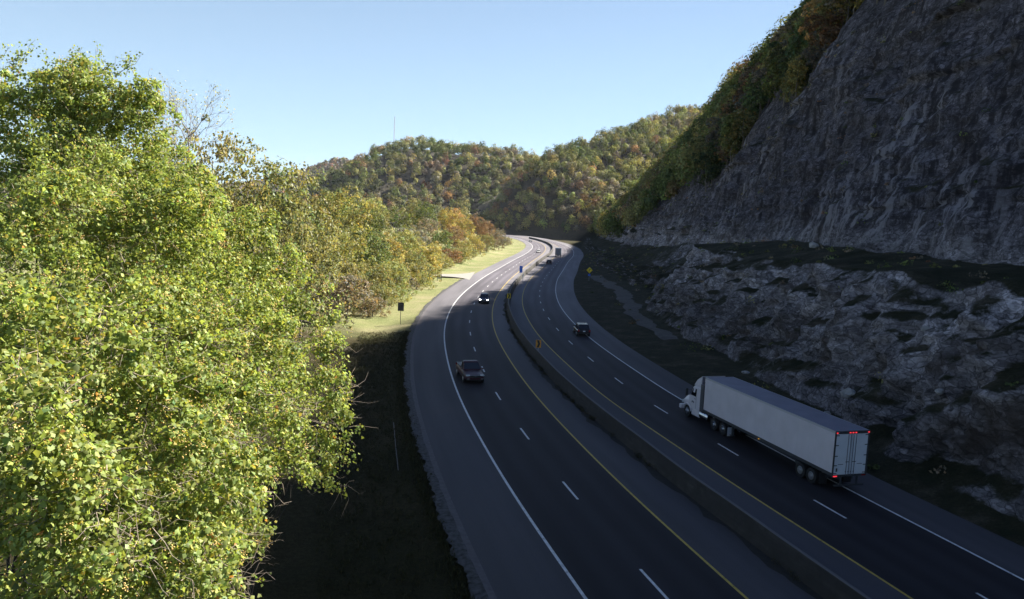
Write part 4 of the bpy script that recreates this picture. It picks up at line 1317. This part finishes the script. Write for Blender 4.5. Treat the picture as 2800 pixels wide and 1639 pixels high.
# brush on the ledges and at the foot of the cut
cb = []
n_b = 5200
sbp = rg.uniform(105, 470, n_b); tb = rg.uniform(3, SEG0[4], n_b); bp_ = slope_point(sbp, tb)
bp2 = slope_point(sbp, tb + 0.8); dv = bp2 - bp_; steep = np.abs(dv[:, 2]) / (np.linalg.norm(dv, axis=1) + 1e-6)
wgt = np.where(tb < SEG0[1], 0.35, np.where(steep < 0.45, 0.85, 0.10)) + np.where(tb > SEG0[4] - 16, 0.35, 0) + 0.3 * np.clip(fbm(bp_ / 9.0, 2, 19), 0, 1)
sel = rg.random(n_b) < wgt * 0.42
bp_ = bp_[sel]; n_b = len(bp_); k = np.repeat(np.arange(n_b), 34); hb = rg.uniform(.25, 1.1, n_b) * np.where(rg.random(n_b) < .1, 1.8, 1)
d = rand_dirs(len(k), rg); d[:, 2] = np.abs(d[:, 2])
P = bp_[k] + d * (hb[k] * rg.uniform(.3, 1, len(k)))[:, None] * np.array([1, 1, .9]) - np.array([0, 0, .08])
V = leaf_quads(P, d + .8 * rand_dirs(len(k), rg), .26 * rg.uniform(.5, 1.4, len(k)), rg, .6)
ccol = pal_cols(n_b, rg, ['dark green', 'green', 'olive', 'brown', 'rusty', 'grey-brown'], [3, 3, 3, 2, 1, 2])[k] * leaf_tint(len(k), rg, .25, .1)
o = link_mesh("undergrowth", np_mesh("undergrowth", V, quads=np.arange(len(V)).reshape(-1, 4), mats=[M_FARLEAF], col=np.repeat(ccol, 4, 0)))
tag(o, "brush and saplings scattered over the ledges of the rock cut", "brush", kind='stuff')

# ------------------------------------------------------------------ fallen rocks
M_PALE = plain("pale_boulder", (0.36, 0.35, 0.34), 0.85, noise=0.45, nscale=2.0)


def hill_z(x, y):
    d = (HV[:, 0] - x) ** 2 + (HV[:, 1] - y) ** 2
    return float(HV[d.argmin(), 2])


def boulder(x, y, r, label, sq=.65):
    bm = bmesh.new(); bmesh.ops.create_icosphere(bm, subdivisions=3, radius=1.0)
    co = np.array([v.co[:] for v in bm.verts]); sd = int(abs(x * 7 + y * 3))
    f = 1 + .28 * fbm(co * 1.2, 3, sd)
    q = np.round(co * 1.6 + .25 * fbm(co * 2, 2, sd + 3)[:, None]) / 1.6
    co = (co * .72 + q * .28) * f[:, None] * r * np.array([1.15, .9, sq])
    for v, c_ in zip(bm.verts, co): v.co = c_
    me = bpy.data.meshes.new("boulder"); bm.to_mesh(me); bm.free(); me.materials.append(M_PALE)
    o = link_mesh("boulder", me); o.location = (x, y, hill_z(x, y) + r * sq * .35); o.rotation_euler = (0, 0, sd % 6)
    tag(o, label, "rock", "fallen pale rocks")


boulder(29.1, 63.8, .62, "pale round-topped boulder lying at the cliff foot behind the white trailer")
boulder(27.9, 109.7, .75, "pale flat rock at the foot of the lower ledge, level with the dark car ahead", .4)
boulder(44, 112, .75, "square pale block on the grassy bench", .8)
boulder(33.5, 61.0, .35, "small pale rock on the slope uphill from the round-topped boulder")
boulder(28.6, 66.5, .28, "little pale stone just past the round-topped boulder")
boulder(30.9, 53.5, .30, "small grey stone at the cliff foot behind the trailer doors")
boulder(26.6, 84.0, .42, "pale lump of rock in the ditch ahead of the truck cab", .5)
boulder(29.0, 96.0, .35, "pale stone where the brown verge strip meets the rocks")

# ------------------------------------------------------------------ signs
M_STEEL = plain("galvanised_steel", (0.30, 0.31, 0.33), 0.5, metal=0.6)
M_DARKBACK = plain("shaded_sign_back", (0.035, 0.038, 0.048), 0.6)  # dark tone paints in the shade on the side turned from the sun
M_SIGNYEL = plain("sign_yellow", (0.80, 0.58, 0.02), 0.5)
M_SIGNORG = plain("sign_amber", (0.62, 0.27, 0.02), 0.5)
M_BLACK = plain("sign_black", (0.012, 0.012, 0.014), 0.5)
M_BLUE = plain("sign_blue", (0.03, 0.13, 0.62), 0.5)
M_SWHITE = plain("sign_white", (0.70, 0.72, 0.75), 0.5)


def chevron_sign(s, mat, label, w=.62, h=.92):
    p = at_su(s, float(ub(s)))
    e = empty("chevron_sign", (p[0], p[1], 1.18), heading(s) - .12)
    tag(e, label, "road sign", "chevron signs on the median barrier")
    MB().box(-.035, .035, -.03, .03, 0, .45 + h).build("post", M_STEEL, e)
    pn = MB().box(-w / 2, w / 2, -.055, -.035, .40, .40 + h, .004).build("panel", mat, e)
    a, b, t = w * .30, w * .34, w * .42
    zc = .40 + h / 2
    MB().poly([(-a, -.062, zc + h * .46), (-a + t, -.062, zc + h * .46), (b, -.062, zc), (-a + t, -.062, zc - h * .46), (-a, -.062, zc - h * .46), (b - t, -.062, zc)], (0, .004, 0)).build("chevron", M_BLACK, pn)


chevron_sign(192, M_SIGNORG, "nearer chevron sign, amber with a black arrowhead, on the barrier")
chevron_sign(245, M_SIGNYEL, "farther yellow chevron sign on the barrier before the blue sign")

e = empty("warning_sign", (20.8, 207.5, hill_z(20.8, 207.5) - .1), heading(312))
tag(e, "yellow diamond warning sign with a small plate under it on the shaded verge", "road sign")
MB().box(-.04, .04, -.03, .03, 0, 3.9).build("post", M_STEEL, e)
d_ = .86
pn = MB().poly([(0, -.05, 3.0 + d_), (d_, -.05, 3.0), (0, -.05, 3.0 - d_), (-d_, -.05, 3.0)], (0, .015, 0)).build("panel", M_SIGNYEL, e)
MB().poly([(-.16, -.056, 2.62), (-.04, -.056, 2.62), (-.04, -.056, 2.95), (.14, -.056, 3.18), (.26, -.056, 3.08), (.30, -.056, 3.42), (-.06, -.056, 3.36), (.05, -.056, 3.26), (-.16, -.056, 3.02)], (0, .004, 0)).build("arrow", M_BLACK, pn)
MB().box(-.33, .33, -.05, -.035, 1.42, 1.98, .004).build("plate", M_BLUE, e)

e = empty("roadside_sign", (-16.9, 115.1, gz(-16.9, 115.1)), heading(220) + math.pi)
tag(e, "dark back of a rectangular sign on one post at the sunlit grass edge", "road sign")
MB().box(-.04, .04, -.03, .03, -.4, 3.45).build("post", M_DARKBACK, e)
MB().box(-.46, .46, -.055, -.035, 2.05, 3.35, .01).build("panel", M_DARKBACK, e)
MB().box(-.44, .44, -.033, -.030, 2.35, 2.41).build("brace", M_DARKBACK, e)

e = empty("two_post_sign", (-18.8, 193.6, gz(-18.8, 193.6)), heading(297) + math.pi)
tag(e, "small grey sign on two dark posts in the grass before the side road", "road sign")
for x_ in (-.52, .52): MB().box(x_ - .07, x_ + .07, -.06, .06, -.4, 1.75).build("post", M_DARKBACK, e)
MB().box(-.36, .36, -.09, -.065, .55, 1.65, .01).build("panel", plain("grey_panel", (.30, .31, .30), .6), e)

p = at_su(311.0, float(ub(311.0)) - .1)
e = empty("blue_sign", (p[0], p[1], 1.18), heading(311))
tag(e, "tall narrow blue sign standing on the median barrier", "road sign")
MB().box(-.04, .04, -.03, .03, 0, 2.3).build("post", M_STEEL, e)
MB().box(-.42, .42, -.06, -.035, .45, 2.3, .01).build("panel", M_BLUE, e)
for s_, nm_ in ((303.5, "nearer white marker post on the barrier beside the blue sign"), (306.5, "farther white marker post on the barrier beside the blue sign")):
    p = at_su(s_, float(ub(s_)) + .9)
    e = empty("marker_post", (p[0], p[1], 0), heading(s_)); tag(e, nm_, "marker", "white marker posts")
    MB().box(-.05, .05, -.03, .03, -.05, 1.75).build("post", M_SWHITE, e)
    MB().box(-.11, .11, -.045, -.03, 1.2, 1.7, .005).build("reflector", M_SWHITE, e)

# thin pale pipe lying in the shaded grass
pp = [(-9.16, 60.2), (-8.6, 57.2), (-7.9, 53.4), (-7.0, 48.7)]
o = link_mesh("drain_pipe", tubes("drain_pipe", [([(a, b, gz(a, b) + .10) for a, b in pp], [.035] * 4)], plain("pale_plastic", (.055, .05, .05), .6), 8))
tag(o, "thin grey pipe lying in the black grass of the verge", "pipe")

# ------------------------------------------------------------------ vehicles
M_TYRE = plain("tyre_rubber", (0.012, 0.012, 0.013), 0.85)
M_RIM = plain("wheel_alloy", (0.55, 0.56, 0.58), 0.3, metal=0.9)
M_GLASS = plain("dark_glass", (0.006, 0.008, 0.012), 0.06, spec=0.8)
M_TRIM = plain("black_trim", (0.015, 0.015, 0.017), 0.5)
M_CHROME = plain("chrome", (0.72, 0.73, 0.75), 0.18, metal=1.0)
M_TWHITE = plain("truck_white", (0.60, 0.57, 0.62), 0.4, noise=0.12, nscale=.9, coat=.2)
M_TROOF = plain("trailer_roof", (0.17, 0.165, 0.22), 0.6, noise=0.2, nscale=.7)
M_RED = plain("red_lamp", (0.5, 0.01, 0.01), 0.4, emit=(1.0, 0.05, 0.07), es=0.30)
M_REDOFF = plain("red_lens", (0.25, 0.008, 0.008), 0.25)
M_AMBER = plain("amber_lamp", (0.6, 0.25, 0.01), 0.4, emit=(1, .5, .05), es=0.25)
M_HEADON = plain("headlamp_on", (0.9, 0.9, 0.9), 0.3, emit=(1, .98, .95), es=6.0)
M_HEAD = plain("headlamp_lens", (0.55, 0.57, 0.60), 0.15)
M_FRAME = plain("dark_frame", (0.030, 0.034, 0.040), 0.6)


def wheel(parent, x, y, r, w, side, rim=M_RIM, dual=False):
    o = MB().cyl((x - w / 2, y, r), (x + w / 2, y, r), r, seg=28).build("wheel", M_TYRE, parent, bevel=.03)
    xs = x + side * w / 2
    MB().cyl((xs - side * .03, y, r), (xs + side * .012, y, r), r * .60, r * .52, 22).build("rim", rim, o)
    MB().cyl((xs + side * .01, y, r), (xs + side * .05, y, r), r * .2, r * .16, 14).build("hub", rim, o)
    return o


def trailer_parts(t):
    L, W2, Z0, Z1 = 16.15, 1.295, 1.22, 4.11
    m = MB().box(-W2, W2, .06, L, Z0, Z1 - .03, .015)
    m.build("cargo_box", M_TWHITE, t)
    MB().box(-W2 + .01, W2 - .01, .05, L - .02, Z1 - .027, Z1 + .012, .01).build("trailer_roof", M_TROOF, t)
    rr = MB()
    for sx in (-1, 1): rr.box(sx * W2 - .012, sx * W2 + .012, .04, L + .01, Z1 - .13, Z1 + .02)
    rr.build("top_rail", plain("rail_grey", (.40, .40, .43), .45), t)
    br = MB()
    for sx in (-1, 1):
        br.box(sx * W2 - .016, sx * W2 + .016, .03, L, Z0 - .06, Z0 + .15)
    br.build("bottom_rail", M_FRAME, t)
    # faint vertical panel seams along both sides
    sm = MB()
    for j in range(1, 13):
        y_ = j * L / 13
        for sx in (-1, 1): sm.box(sx * (W2 + .003) - .003, sx * (W2 + .003) + .003, y_ - .012, y_ + .012, Z0 + .16, Z1 - .14)
    sm.build("panel_seam", plain("seam", (.52, .51, .53), .5), t)
    # rear frame, doors and their hardware
    fr = MB()
    for sx in (-1, 1): fr.box(sx * W2 - .07 if sx > 0 else -W2 - .012, sx * W2 + .012 if sx > 0 else -W2 + .07, -.02, .055, Z0 - .1, Z1 + .02)
    fr.box(-W2 + .071, W2 - .071, -.02, .055, Z1 - .16, Z1 + .018); fr.box(-W2 + .071, W2 - .071, -.02, .055, Z0 - .1, Z0 + .03)
    fr.build("rear_frame", M_FRAME, t)
    for sx in (-1, 1):
        x0, x1 = sorted((sx * .012, sx * (W2 - .085)))
        dr = MB().box(x0, x1, .005, .054, Z0 + .04, Z1 - .17, .008).build("rear_door", plain("door_white", (.56, .60, .66), .4, noise=.1, nscale=1.2), t)
        for xr in (.10, .30):
            MB().cyl((sx * xr, -.022, Z0 - .02), (sx * xr, -.022, Z1 - .2), .020, seg=8).cyl((sx * xr, -.02, Z0 + .22), (sx * xr, .004, Z0 + .22), .05, seg=8).build("lock_rod", plain("rod_grey", (.16, .17, .20), .4, metal=.5), dr)
        MB().box(*sorted((sx * .11, sx * .40)), -.045, -.024, Z0 + .86, Z0 + .90).build("door_handle", M_FRAME, dr)
        for zh in (Z0 + .1, Z0 + .62, Z0 + 1.25, Z0 + 1.95, Z0 + 2.6):
            MB().box(*sorted((sx * (W2 - .30), sx * (W2 - .086))), -.006, .004, zh, zh + .055).build("hinge", M_FRAME, dr)
        MB().box(*sorted((sx * .52, sx * .92)), .001, .004, Z0 + .70, Z0 + .735).build("decal", M_FRAME, dr)
        if sx < 0: MB().box(-1.06, -.93, .001, .004, Z0 + .24, Z0 + .47).build("decal", M_FRAME, dr)
    for x_ in (-1.2, -.22, 0, .22, 1.2):
        MB().box(x_ - .055, x_ + .055, -.06, -.021, Z1 - .115, Z1 - .045, .008).build("marker_light", M_RED, t)
    for sx in (-1, 1):
        MB().box(*sorted((sx * .95, sx * 1.24)), -.045, -.021, Z0 - .085, Z0 - .015, .006).build("tail_light", M_RED if sx < 0 else M_REDOFF, t)
    bmp = MB().box(-1.12, 1.12, -.06, .04, .50, .60)
    for sx in (-.62, .62): bmp.box(sx - .05, sx + .05, -.05, .03, .60, Z0 - .10)
    bmp.build("underride_guard", M_FRAME, t)
    ch = MB()
    for sx in (-.5, .5): ch.box(sx - .06, sx + .06, .3, 12.8, .82, Z0 - .062)
    for y_ in np.arange(.8, 15.6, .6): ch.box(-W2 + .05, W2 - .05, y_ - .04, y_ + .04, Z0 - .05, Z0 - .002)
    ch.box(-.8, .8, 1.2, 4.4, .62, .83)
    ch.build("chassis", M_FRAME, t)
    for y_ in (2.05, 3.20):
        for sx in (-1, 1):
            wheel(t, sx * 1.13, y_, .51, .27, sx, M_RIM); wheel(t, sx * .80, y_, .51, .27, -sx, M_RIM)
        MB().cyl((-1.0, y_, .51), (1.0, y_, .51), .07, seg=10).build("axle", M_FRAME, t)
    for sx in (-1, 1):
        MB().box(*sorted((sx * .66, sx * 1.26)), 1.22, 1.24, .22, .98).build("mud_flap", M_TRIM, t)
        MB().box(sx * .95 - .07, sx * .95 + .07, 12.0, 12.14, .32, Z0 - .05).box(sx * .95 - .16, sx * .95 + .16, 11.9, 12.24, .26, .32).build("landing_leg", M_FRAME, t)
        MB().box(*sorted((sx * (W2 + .012), sx * (W2 + .03))), 8.0, 8.12, Z0 - .02, Z0 + .04).build("marker_light", M_AMBER, t)


truck = empty("semi_truck", (22.30, 47.75, 0.0), R(16.1))
tag(truck, "long white semi truck with its trailer doors towards us in the shaded outer lane", "truck")
trailer_parts(truck)
# tractor
fr = MB()
for sx in (-.42, .42): fr.box(sx - .05, sx + .05, 12.6, 20.4, .72, 1.0)
fr.box(-.5, .5, 13.2, 14.8, 1.0, 1.16); fr.build("tractor_frame", M_FRAME, truck)
for y_ in (13.15, 14.50):
    for sx in (-1, 1):
        wheel(truck, sx * 1.10, y_, .52, .27, sx, M_CHROME); wheel(truck, sx * .78, y_, .52, .27, -sx, M_RIM)
    MB().cyl((-.95, y_, .52), (.95, y_, .52), .08, seg=10).build("axle", M_FRAME, truck)
for sx in (-1, 1):
    wheel(truck, sx * 1.08, 18.95, .52, .30, sx, M_CHROME)
    MB().box(*sorted((sx * .68, sx * 1.28)), 12.28, 12.31, .18, .88).build("mud_flap", plain("flap_grey", (.36, .37, .43), .6) if sx < 0 else M_TRIM, truck)
W = 1.20


def csec(y, zb, zt, wb, wt, r=.12):
    return [(-wb, y, zb), (wb, y, zb), (wb, y, zb + .5 * (zt - zb)), (wt, y, zt - r), (wt - r, y, zt), (-wt + r, y, zt), (-wt, y, zt - r), (-wb, y, zb + .5 * (zt - zb))]


cab = MB().loft([csec(16.95, .98, 2.95, W, W - .03), csec(17.0, .95, 3.02, W + .01, W - .02), csec(18.0, .95, 3.02, W + .01, W - .04), csec(18.35, .95, 2.9, W + .01, W - .10), csec(18.62, .95, 2.15, W + .005, W - .03), csec(18.9, .95, 1.98, W - .02, W - .06)]).build("cab", M_TWHITE, truck, bevel=.02)
hood = MB().loft([csec(18.905, .95, 1.97, 1.12, .92, .16), csec(19.5, .95, 1.86, 1.02, .82, .18), csec(20.1, .92, 1.70, .92, .72, .2), csec(20.32, .95, 1.45, .84, .62, .2)]).build("hood", M_TWHITE, truck, bevel=.03)
MB().box(-.60, .60, 20.28, 20.36, 1.0, 1.50, .03).build("grille", M_CHROME, hood)
MB().box(-1.18, 1.18, 20.1, 20.5, .42, .80, .06).build("front_bumper", M_TWHITE, truck)
for sx in (-1, 1):
    # arched front fender
    ar = []
    for k in range(9):
        a = math.pi * (k / 8.0) * .92 + .12
        y_, z_ = 18.95 + math.cos(a) * .70, .56 + math.sin(a) * .66
        y2, z2 = 18.95 + math.cos(a) * .61, .56 + math.sin(a) * .57
        x0, x1 = sx * .80, sx * 1.27
        ar.append([(x0, y_, z_), (x1, y_, z_ - .03), (x1, y2, z2), (x0, y2, z2)])
    MB().loft(ar).build("fender", M_TWHITE, truck, smooth=False, bevel=.02)
    MB().box(*sorted((sx * .72, sx * 1.10)), 20.10, 20.20, 1.02, 1.25, .03).build("headlight", M_HEAD, truck)
    MB().poly([(sx * (W + .022), 17.62, 2.08), (sx * (W + .015), 18.50, 2.08), (sx * (W - .055), 18.26, 2.70), (sx * (W - .02), 17.62, 2.74)], (sx * .004, 0, 0)).build("side_window", M_GLASS, cab)
    MB().box(*sorted((sx * (W + .012), sx * (W + .022))), 17.56, 17.58, 1.05, 2.8).build("door_seam", M_FRAME, cab)
    MB().box(*sorted((sx * (W + .01), sx * (W + .05))), 17.66, 17.84, 1.84, 1.89, .008).build("door_handle", M_TRIM, cab)
    mr = MB().box(*sorted((sx * 1.45, sx * 1.66)), 18.58, 18.68, 1.95, 2.62, .03); mr.cyl((sx * 1.2, 18.5, 2.5), (sx * 1.48, 18.62, 2.5), .02, seg=8).cyl((sx * 1.2, 18.5, 2.05), (sx * 1.48, 18.62, 2.05), .02, seg=8)
    mr.build("mirror", M_TRIM, cab)
    # fuel tank, steps and the fairing that joins cab to trailer
    MB().cyl((sx * .98, 15.55, .72), (sx * .98, 16.85, .72), .31, seg=24).build("fuel_tank", M_CHROME, truck, bevel=.03)
    MB().box(*sorted((sx * .72, sx * 1.23)), 16.9, 18.2, .42, .94, .05).build("side_skirt", M_TWHITE, truck)
    MB().box(*sorted((sx * (W - .03), sx * (W + .005))), 16.42, 16.945, 1.0, 3.35, .008).build("side_extender", plain("extender_dark", (.055, .06, .075), .5) if sx < 0 else M_TRIM, truck)
    # roof fairing cheeks
    MB().poly([(sx * (W - .07), 17.0, 3.03), (sx * (W - .07), 18.15, 3.03), (sx * (W - .09), 17.75, 3.55), (sx * (W - .10), 17.0, 4.0)], (-sx * .03, 0, 0)).build("fairing_cheek", M_TWHITE, truck)
MB().poly([(-1.09, 18.15, 3.04), (1.09, 18.15, 3.04), (1.08, 17.75, 3.56), (-1.08, 17.75, 3.56)], (0, -.02, -.02)).poly([(-1.08, 17.75, 3.565), (1.08, 17.75, 3.565), (1.07, 16.98, 4.02), (-1.07, 16.98, 4.02)], (0, -.01, -.03)).build("roof_fairing", M_TWHITE, truck)
MB().poly([(-1.08, 18.40, 2.82), (1.08, 18.40, 2.82), (1.14, 18.66, 2.20), (-1.14, 18.66, 2.20)], (0, .004, .004)).build("windshield", M_GLASS, cab)
MB().box(-.85, .85, 16.935, 16.949, 2.1, 2.7).build("rear_panel", M_FRAME, cab)
for sx in (-1, 1):
    MB().cyl((sx * .95, 16.72, 1.0), (sx * .95, 16.72, 3.6), .07, seg=14).build("exhaust_stack", M_CHROME, truck)
em = MB()
for k in range(3): em.cyl((-W - .014, 17.95 + .14 * k, 1.52 + .05 * (k % 2)), (-W - .018, 17.95 + .14 * k, 1.52 + .05 * (k % 2)), .085, seg=14)
em.build("door_emblem", plain("emblem_dark", (.10, .10, .13), .5), cab)


def car(name, loc, rz, paint, label, L=4.9, Wd=1.96, H=1.80, lights_on=False, pickup=False, cat="car", rails=True):
    e = empty(name, loc, rz); tag(e, label, cat)
    hw = Wd / 2; b = L / 2; zb = .30; belt = H * .60

    def sec(y, w, z0, z1, tk=.86):
        return [(-w * .92, y, z0), (w * .92, y, z0), (w, y, z0 + .16), (w, y, z0 + (z1 - z0) * .62), (w * tk, y, z1), (-w * tk, y, z1), (-w, y, z0 + (z1 - z0) * .62), (-w, y, z0 + .16)]
    body = MB().loft([sec(-b, hw * .88, zb + .14, belt * .92), sec(-b + .10, hw * .97, zb + .04, belt), sec(-b + .7, hw, zb, belt + .02), sec(.15, hw, zb, belt + .01), sec(b * .40, hw, zb, belt - .01),
                      sec(b * .48, hw * .995, zb, belt - .05), sec(b * .80, hw * .96, zb + .02, belt - .13), sec(b * .95, hw * .88, zb + .05, belt - .24), sec(b, hw * .80, zb + .12, belt - .36)]).build("body", paint, e, smooth=True, subsurf=2)
    # greenhouse
    y0, y1 = (-b * .12 if pickup else -b + .22), b * .44
    y0t, y1t = y0 + (.12 if pickup else .42), b * .12
    zt = H - .02

    def ring(z, ya, yb, w): return [(-w, ya, z), (w, ya, z), (w, yb, z), (-w, yb, z)]
    gh = MB().loft([ring(belt - .05, y0, y1, hw * .90), ring(belt + (zt - belt) * .90, y0t - .02, y1t + .04, hw * .74), ring(zt, y0t + .12, y1t - .12, hw * .62)]).build("cabin", paint, e, bevel=.05)
    wl = lambda f: (hw * .90 + (hw * .74 - hw * .90) * f)
    yl = lambda f: y0 + (y0t - .02 - y0) * f
    yf = lambda f: y1 + (y1t + .04 - y1) * f
    zz = lambda f: belt - .05 + ((belt + (zt - belt) * .90) - (belt - .05)) * f
    f0, f1 = .16, .90
    MB().poly([(-wl(f0) + .08, yf(f0) + .012, zz(f0)), (wl(f0) - .08, yf(f0) + .012, zz(f0)), (wl(f1) - .07, yf(f1) + .012, zz(f1)), (-wl(f1) + .07, yf(f1) + .012, zz(f1))], (0, .004, .004)).build("windshield", M_GLASS, e)
    MB().poly([(-wl(f0) + .10, yl(f0) - .012, zz(f0 + .05)), (wl(f0) - .10, yl(f0) - .012, zz(f0 + .05)), (wl(f1) - .09, yl(f1) - .012, zz(f1)), (-wl(f1) + .09, yl(f1) - .012, zz(f1))], (0, -.004, .004)).build("rear_window", M_GLASS, e)
    for sx in (-1, 1):
        cuts = [(.06, .47), (.50, .93)] if pickup else [(.04, .30), (.33, .62), (.65, .95)]
        for a, c_ in cuts:
            q = []
            for f, t in ((f0, a), (f0, c_), (f1, c_), (f1, a)):
                ya, yb = yl(f) + .10, yf(f) - .16
                q.append((sx * (wl(f) + .006), ya + (yb - ya) * t, zz(f)))
            MB().poly(q, (sx * .003, 0, 0)).build("side_window", M_GLASS, e)
        MB().box(*sorted((sx * (hw * .92), sx * (hw * .92 + .22))), b * .36, b * .36 + .12, belt, belt + .16, .03).build("mirror", paint, e)
        hl = MB().box(*sorted((sx * hw * .52, sx * hw * .88)), b * .90, b * .965, belt - .36, belt - .22, .02).build("headlight", M_HEADON if lights_on else M_HEAD, e)
        MB().box(*sorted((sx * hw * .70, sx * hw * .95)), -b - .01, -b + .07, belt - .32, belt - .02, .02).build("tail_light", M_REDOFF, e)
        MB().box(*sorted((sx * hw * .55, sx * hw * .80)), b * .955, b * .99, zb + .16, zb + .24, .01).build("fog_light", M_CHROME, e)
        for y_ in (-b * .60, b * .60):
            wheel(e, sx * (hw - .12), y_, .37, .25, sx)
            ac = MB()
            ac.cyl((sx * (hw - .20), y_, .40), (sx * (hw + .006), y_, .40), .455, seg=26); ac.build("wheel_arch", M_TRIM, e)
        if rails and not pickup:
            MB().box(*sorted((sx * hw * .62, sx * hw * .66)), y0t + .2, y1t - .15, zt - .005, zt + .05, .01).build("roof_rail", M_CHROME, e)
        for y_ in (-b * .08, b * .26):
            MB().box(*sorted((sx * (hw - .005), sx * (hw + .02))), y_, y_ + .20, belt - .13, belt - .09, .005).build("door_handle", M_CHROME, e)
    MB().box(-hw * .50, hw * .50, b * .955, b + .005, belt - .50, belt - .26, .02).build("grille", M_TRIM, e)
    MB().box(-hw * .50, hw * .50, b * .97, b + .012, belt - .275, belt - .245, .004).build("grille_bar", M_CHROME, e)
    MB().cyl((0, b, belt - .31), (0, b + .016, belt - .31), .075, seg=16).build("badge", M_CHROME, e)
    MB().box(-hw * .72, hw * .72, b * .955, b + .02, zb + .06, zb + .15, .02).build("front_bumper", M_TRIM, e)
    MB().box(-hw * .84, hw * .84, -b - .04, -b + .08, zb + .10, zb + .28, .02).build("rear_bumper", M_TRIM, e)
    MB().box(-.17, .17, -b - .045, -b - .03, zb + .42, zb + .57).build("number_plate", M_SWHITE, e)
    return e


def on_road(s, u, flip=False):
    p = at_su(float(s), float(u)); return (p[0], p[1], 0.004), heading(s) + (math.pi if flip else 0)


def carpaint(name, c, rough=.25): return plain(name, c, rough, spec=.3, coat=.15)


s0 = s_of(-3.6, 77.4)
lo, rz = on_road(s0, -5.55, True)
pk = car("pickup_truck", lo, rz + .10, carpaint("maroon_paint", (.045, .010, .017), .4), "maroon pickup coming towards us in the outer lane, headlights off", 5.7, 2.10, 1.88, pickup=True, cat="pickup")
MB().box(-.84, .84, -2.66, -.52, 1.02, 1.175).build("cargo_bed", M_TRIM, pk)
for sx in (-1, 1): MB().box(*sorted((sx * .80, sx * 1.0)), -2.7, -.5, 1.13, 1.19, .02).build("bed_rail", M_TRIM, pk)
lo, rz = on_road(s_of(-5.4, 146.0), -1.9, True)
car("suv", lo, rz, carpaint("slate_paint", (.060, .062, .11)), "slate blue SUV coming towards us with both headlights on", 4.7, 1.92, 1.75, lights_on=True)
lo, rz = on_road(s_of(10.1, 110.6), float(gap(s_of(10.1, 110.6))) + 6.6)
car("suv", lo, rz, carpaint("black_paint", (.014, .013, .018)), "dark SUV driving away next to the white edge line", 4.8, 1.95, 1.72)
lo, rz = on_road(469, -2.4, True)
car("sedan", lo, rz, carpaint("white_paint_car", (.75, .75, .75)), "white car coming towards us in the sunlit far lanes", 4.7, 1.88, 1.5, rails=False)
lo, rz = on_road(384, float(gap(384)) + 1.0)
car("sedan", lo, rz, carpaint("green_paint", (.035, .045, .040)), "dark green car driving away by the end of the sunlit stripe", 4.7, 1.9, 1.55, rails=False)
lo, rz = on_road(620, -5.4, True)
car("sedan", lo, rz, carpaint("silver_paint", (.5, .5, .52)), "tiny silver car coming round the far bend", 4.6, 1.85, 1.5, rails=False)
# a second truck far ahead, only its trailer's back shows
t2 = empty("box_truck", (*on_road(434, float(gap(434)) + 1.4)[0][:2], 0.004), heading(434))
tag(t2, "grey box truck far ahead, seen from behind at the edge of the sunlight", "truck")
M_T2 = plain("grey_truck_body", (.10, .12, .16), .5)
MB().box(-1.25, 1.25, 0, 7.2, 1.05, 3.95, .03).build("cargo_box", M_T2, t2)
MB().box(-1.15, 1.15, -.03, -.003, 1.15, 3.8, .01).build("rear_door", plain("grey_truck_door", (.16, .18, .22), .5), t2)
MB().box(-1.1, 1.1, 7.35, 9.2, .8, 2.75, .15).build("cab", M_T2, t2)
MB().box(-.9, .9, 8.9, 9.215, 1.75, 2.5, .03).build("windshield", M_GLASS, t2)
MB().box(-.45, .45, .2, 9.0, .6, 1.04).build("chassis", M_FRAME, t2)
MB().box(-1.2, 1.2, -.12, .0, .52, .72, .02).build("rear_bumper", M_SWHITE, t2)
for sx in (-1, 1):
    for y_ in (1.6, 7.9): wheel(t2, sx * 1.05, y_, .46, .28, sx)
    MB().box(*sorted((sx * .85, sx * 1.1)), -.06, -.031, .84, .98).build("tail_light", M_REDOFF, t2)

# ------------------------------------------------------------------ thin autumn haze in the valley air
hz = MB().box(-3700, 3700, -1000, 4300, -8.0, 230.0).build("haze", [], None)
m = bpy.data.materials.new("valley_haze"); m.use_nodes = True; nt = m.node_tree; nt.nodes.clear()
ho_ = nt.nodes.new("ShaderNodeOutputMaterial"); hv_ = nt.nodes.new("ShaderNodeVolumePrincipled")
hv_.inputs["Color"].default_value = (0.80, 0.86, 1.0, 1); hv_.inputs["Density"].default_value = 0.00004; hv_.inputs["Anisotropy"].default_value = 0.0
nt.links.new(hv_.outputs[0], ho_.inputs["Volume"])
hz.data.materials.append(m)
hz['kind'] = 'stuff'; hz['label'] = "thin bluish autumn haze filling the valley air"
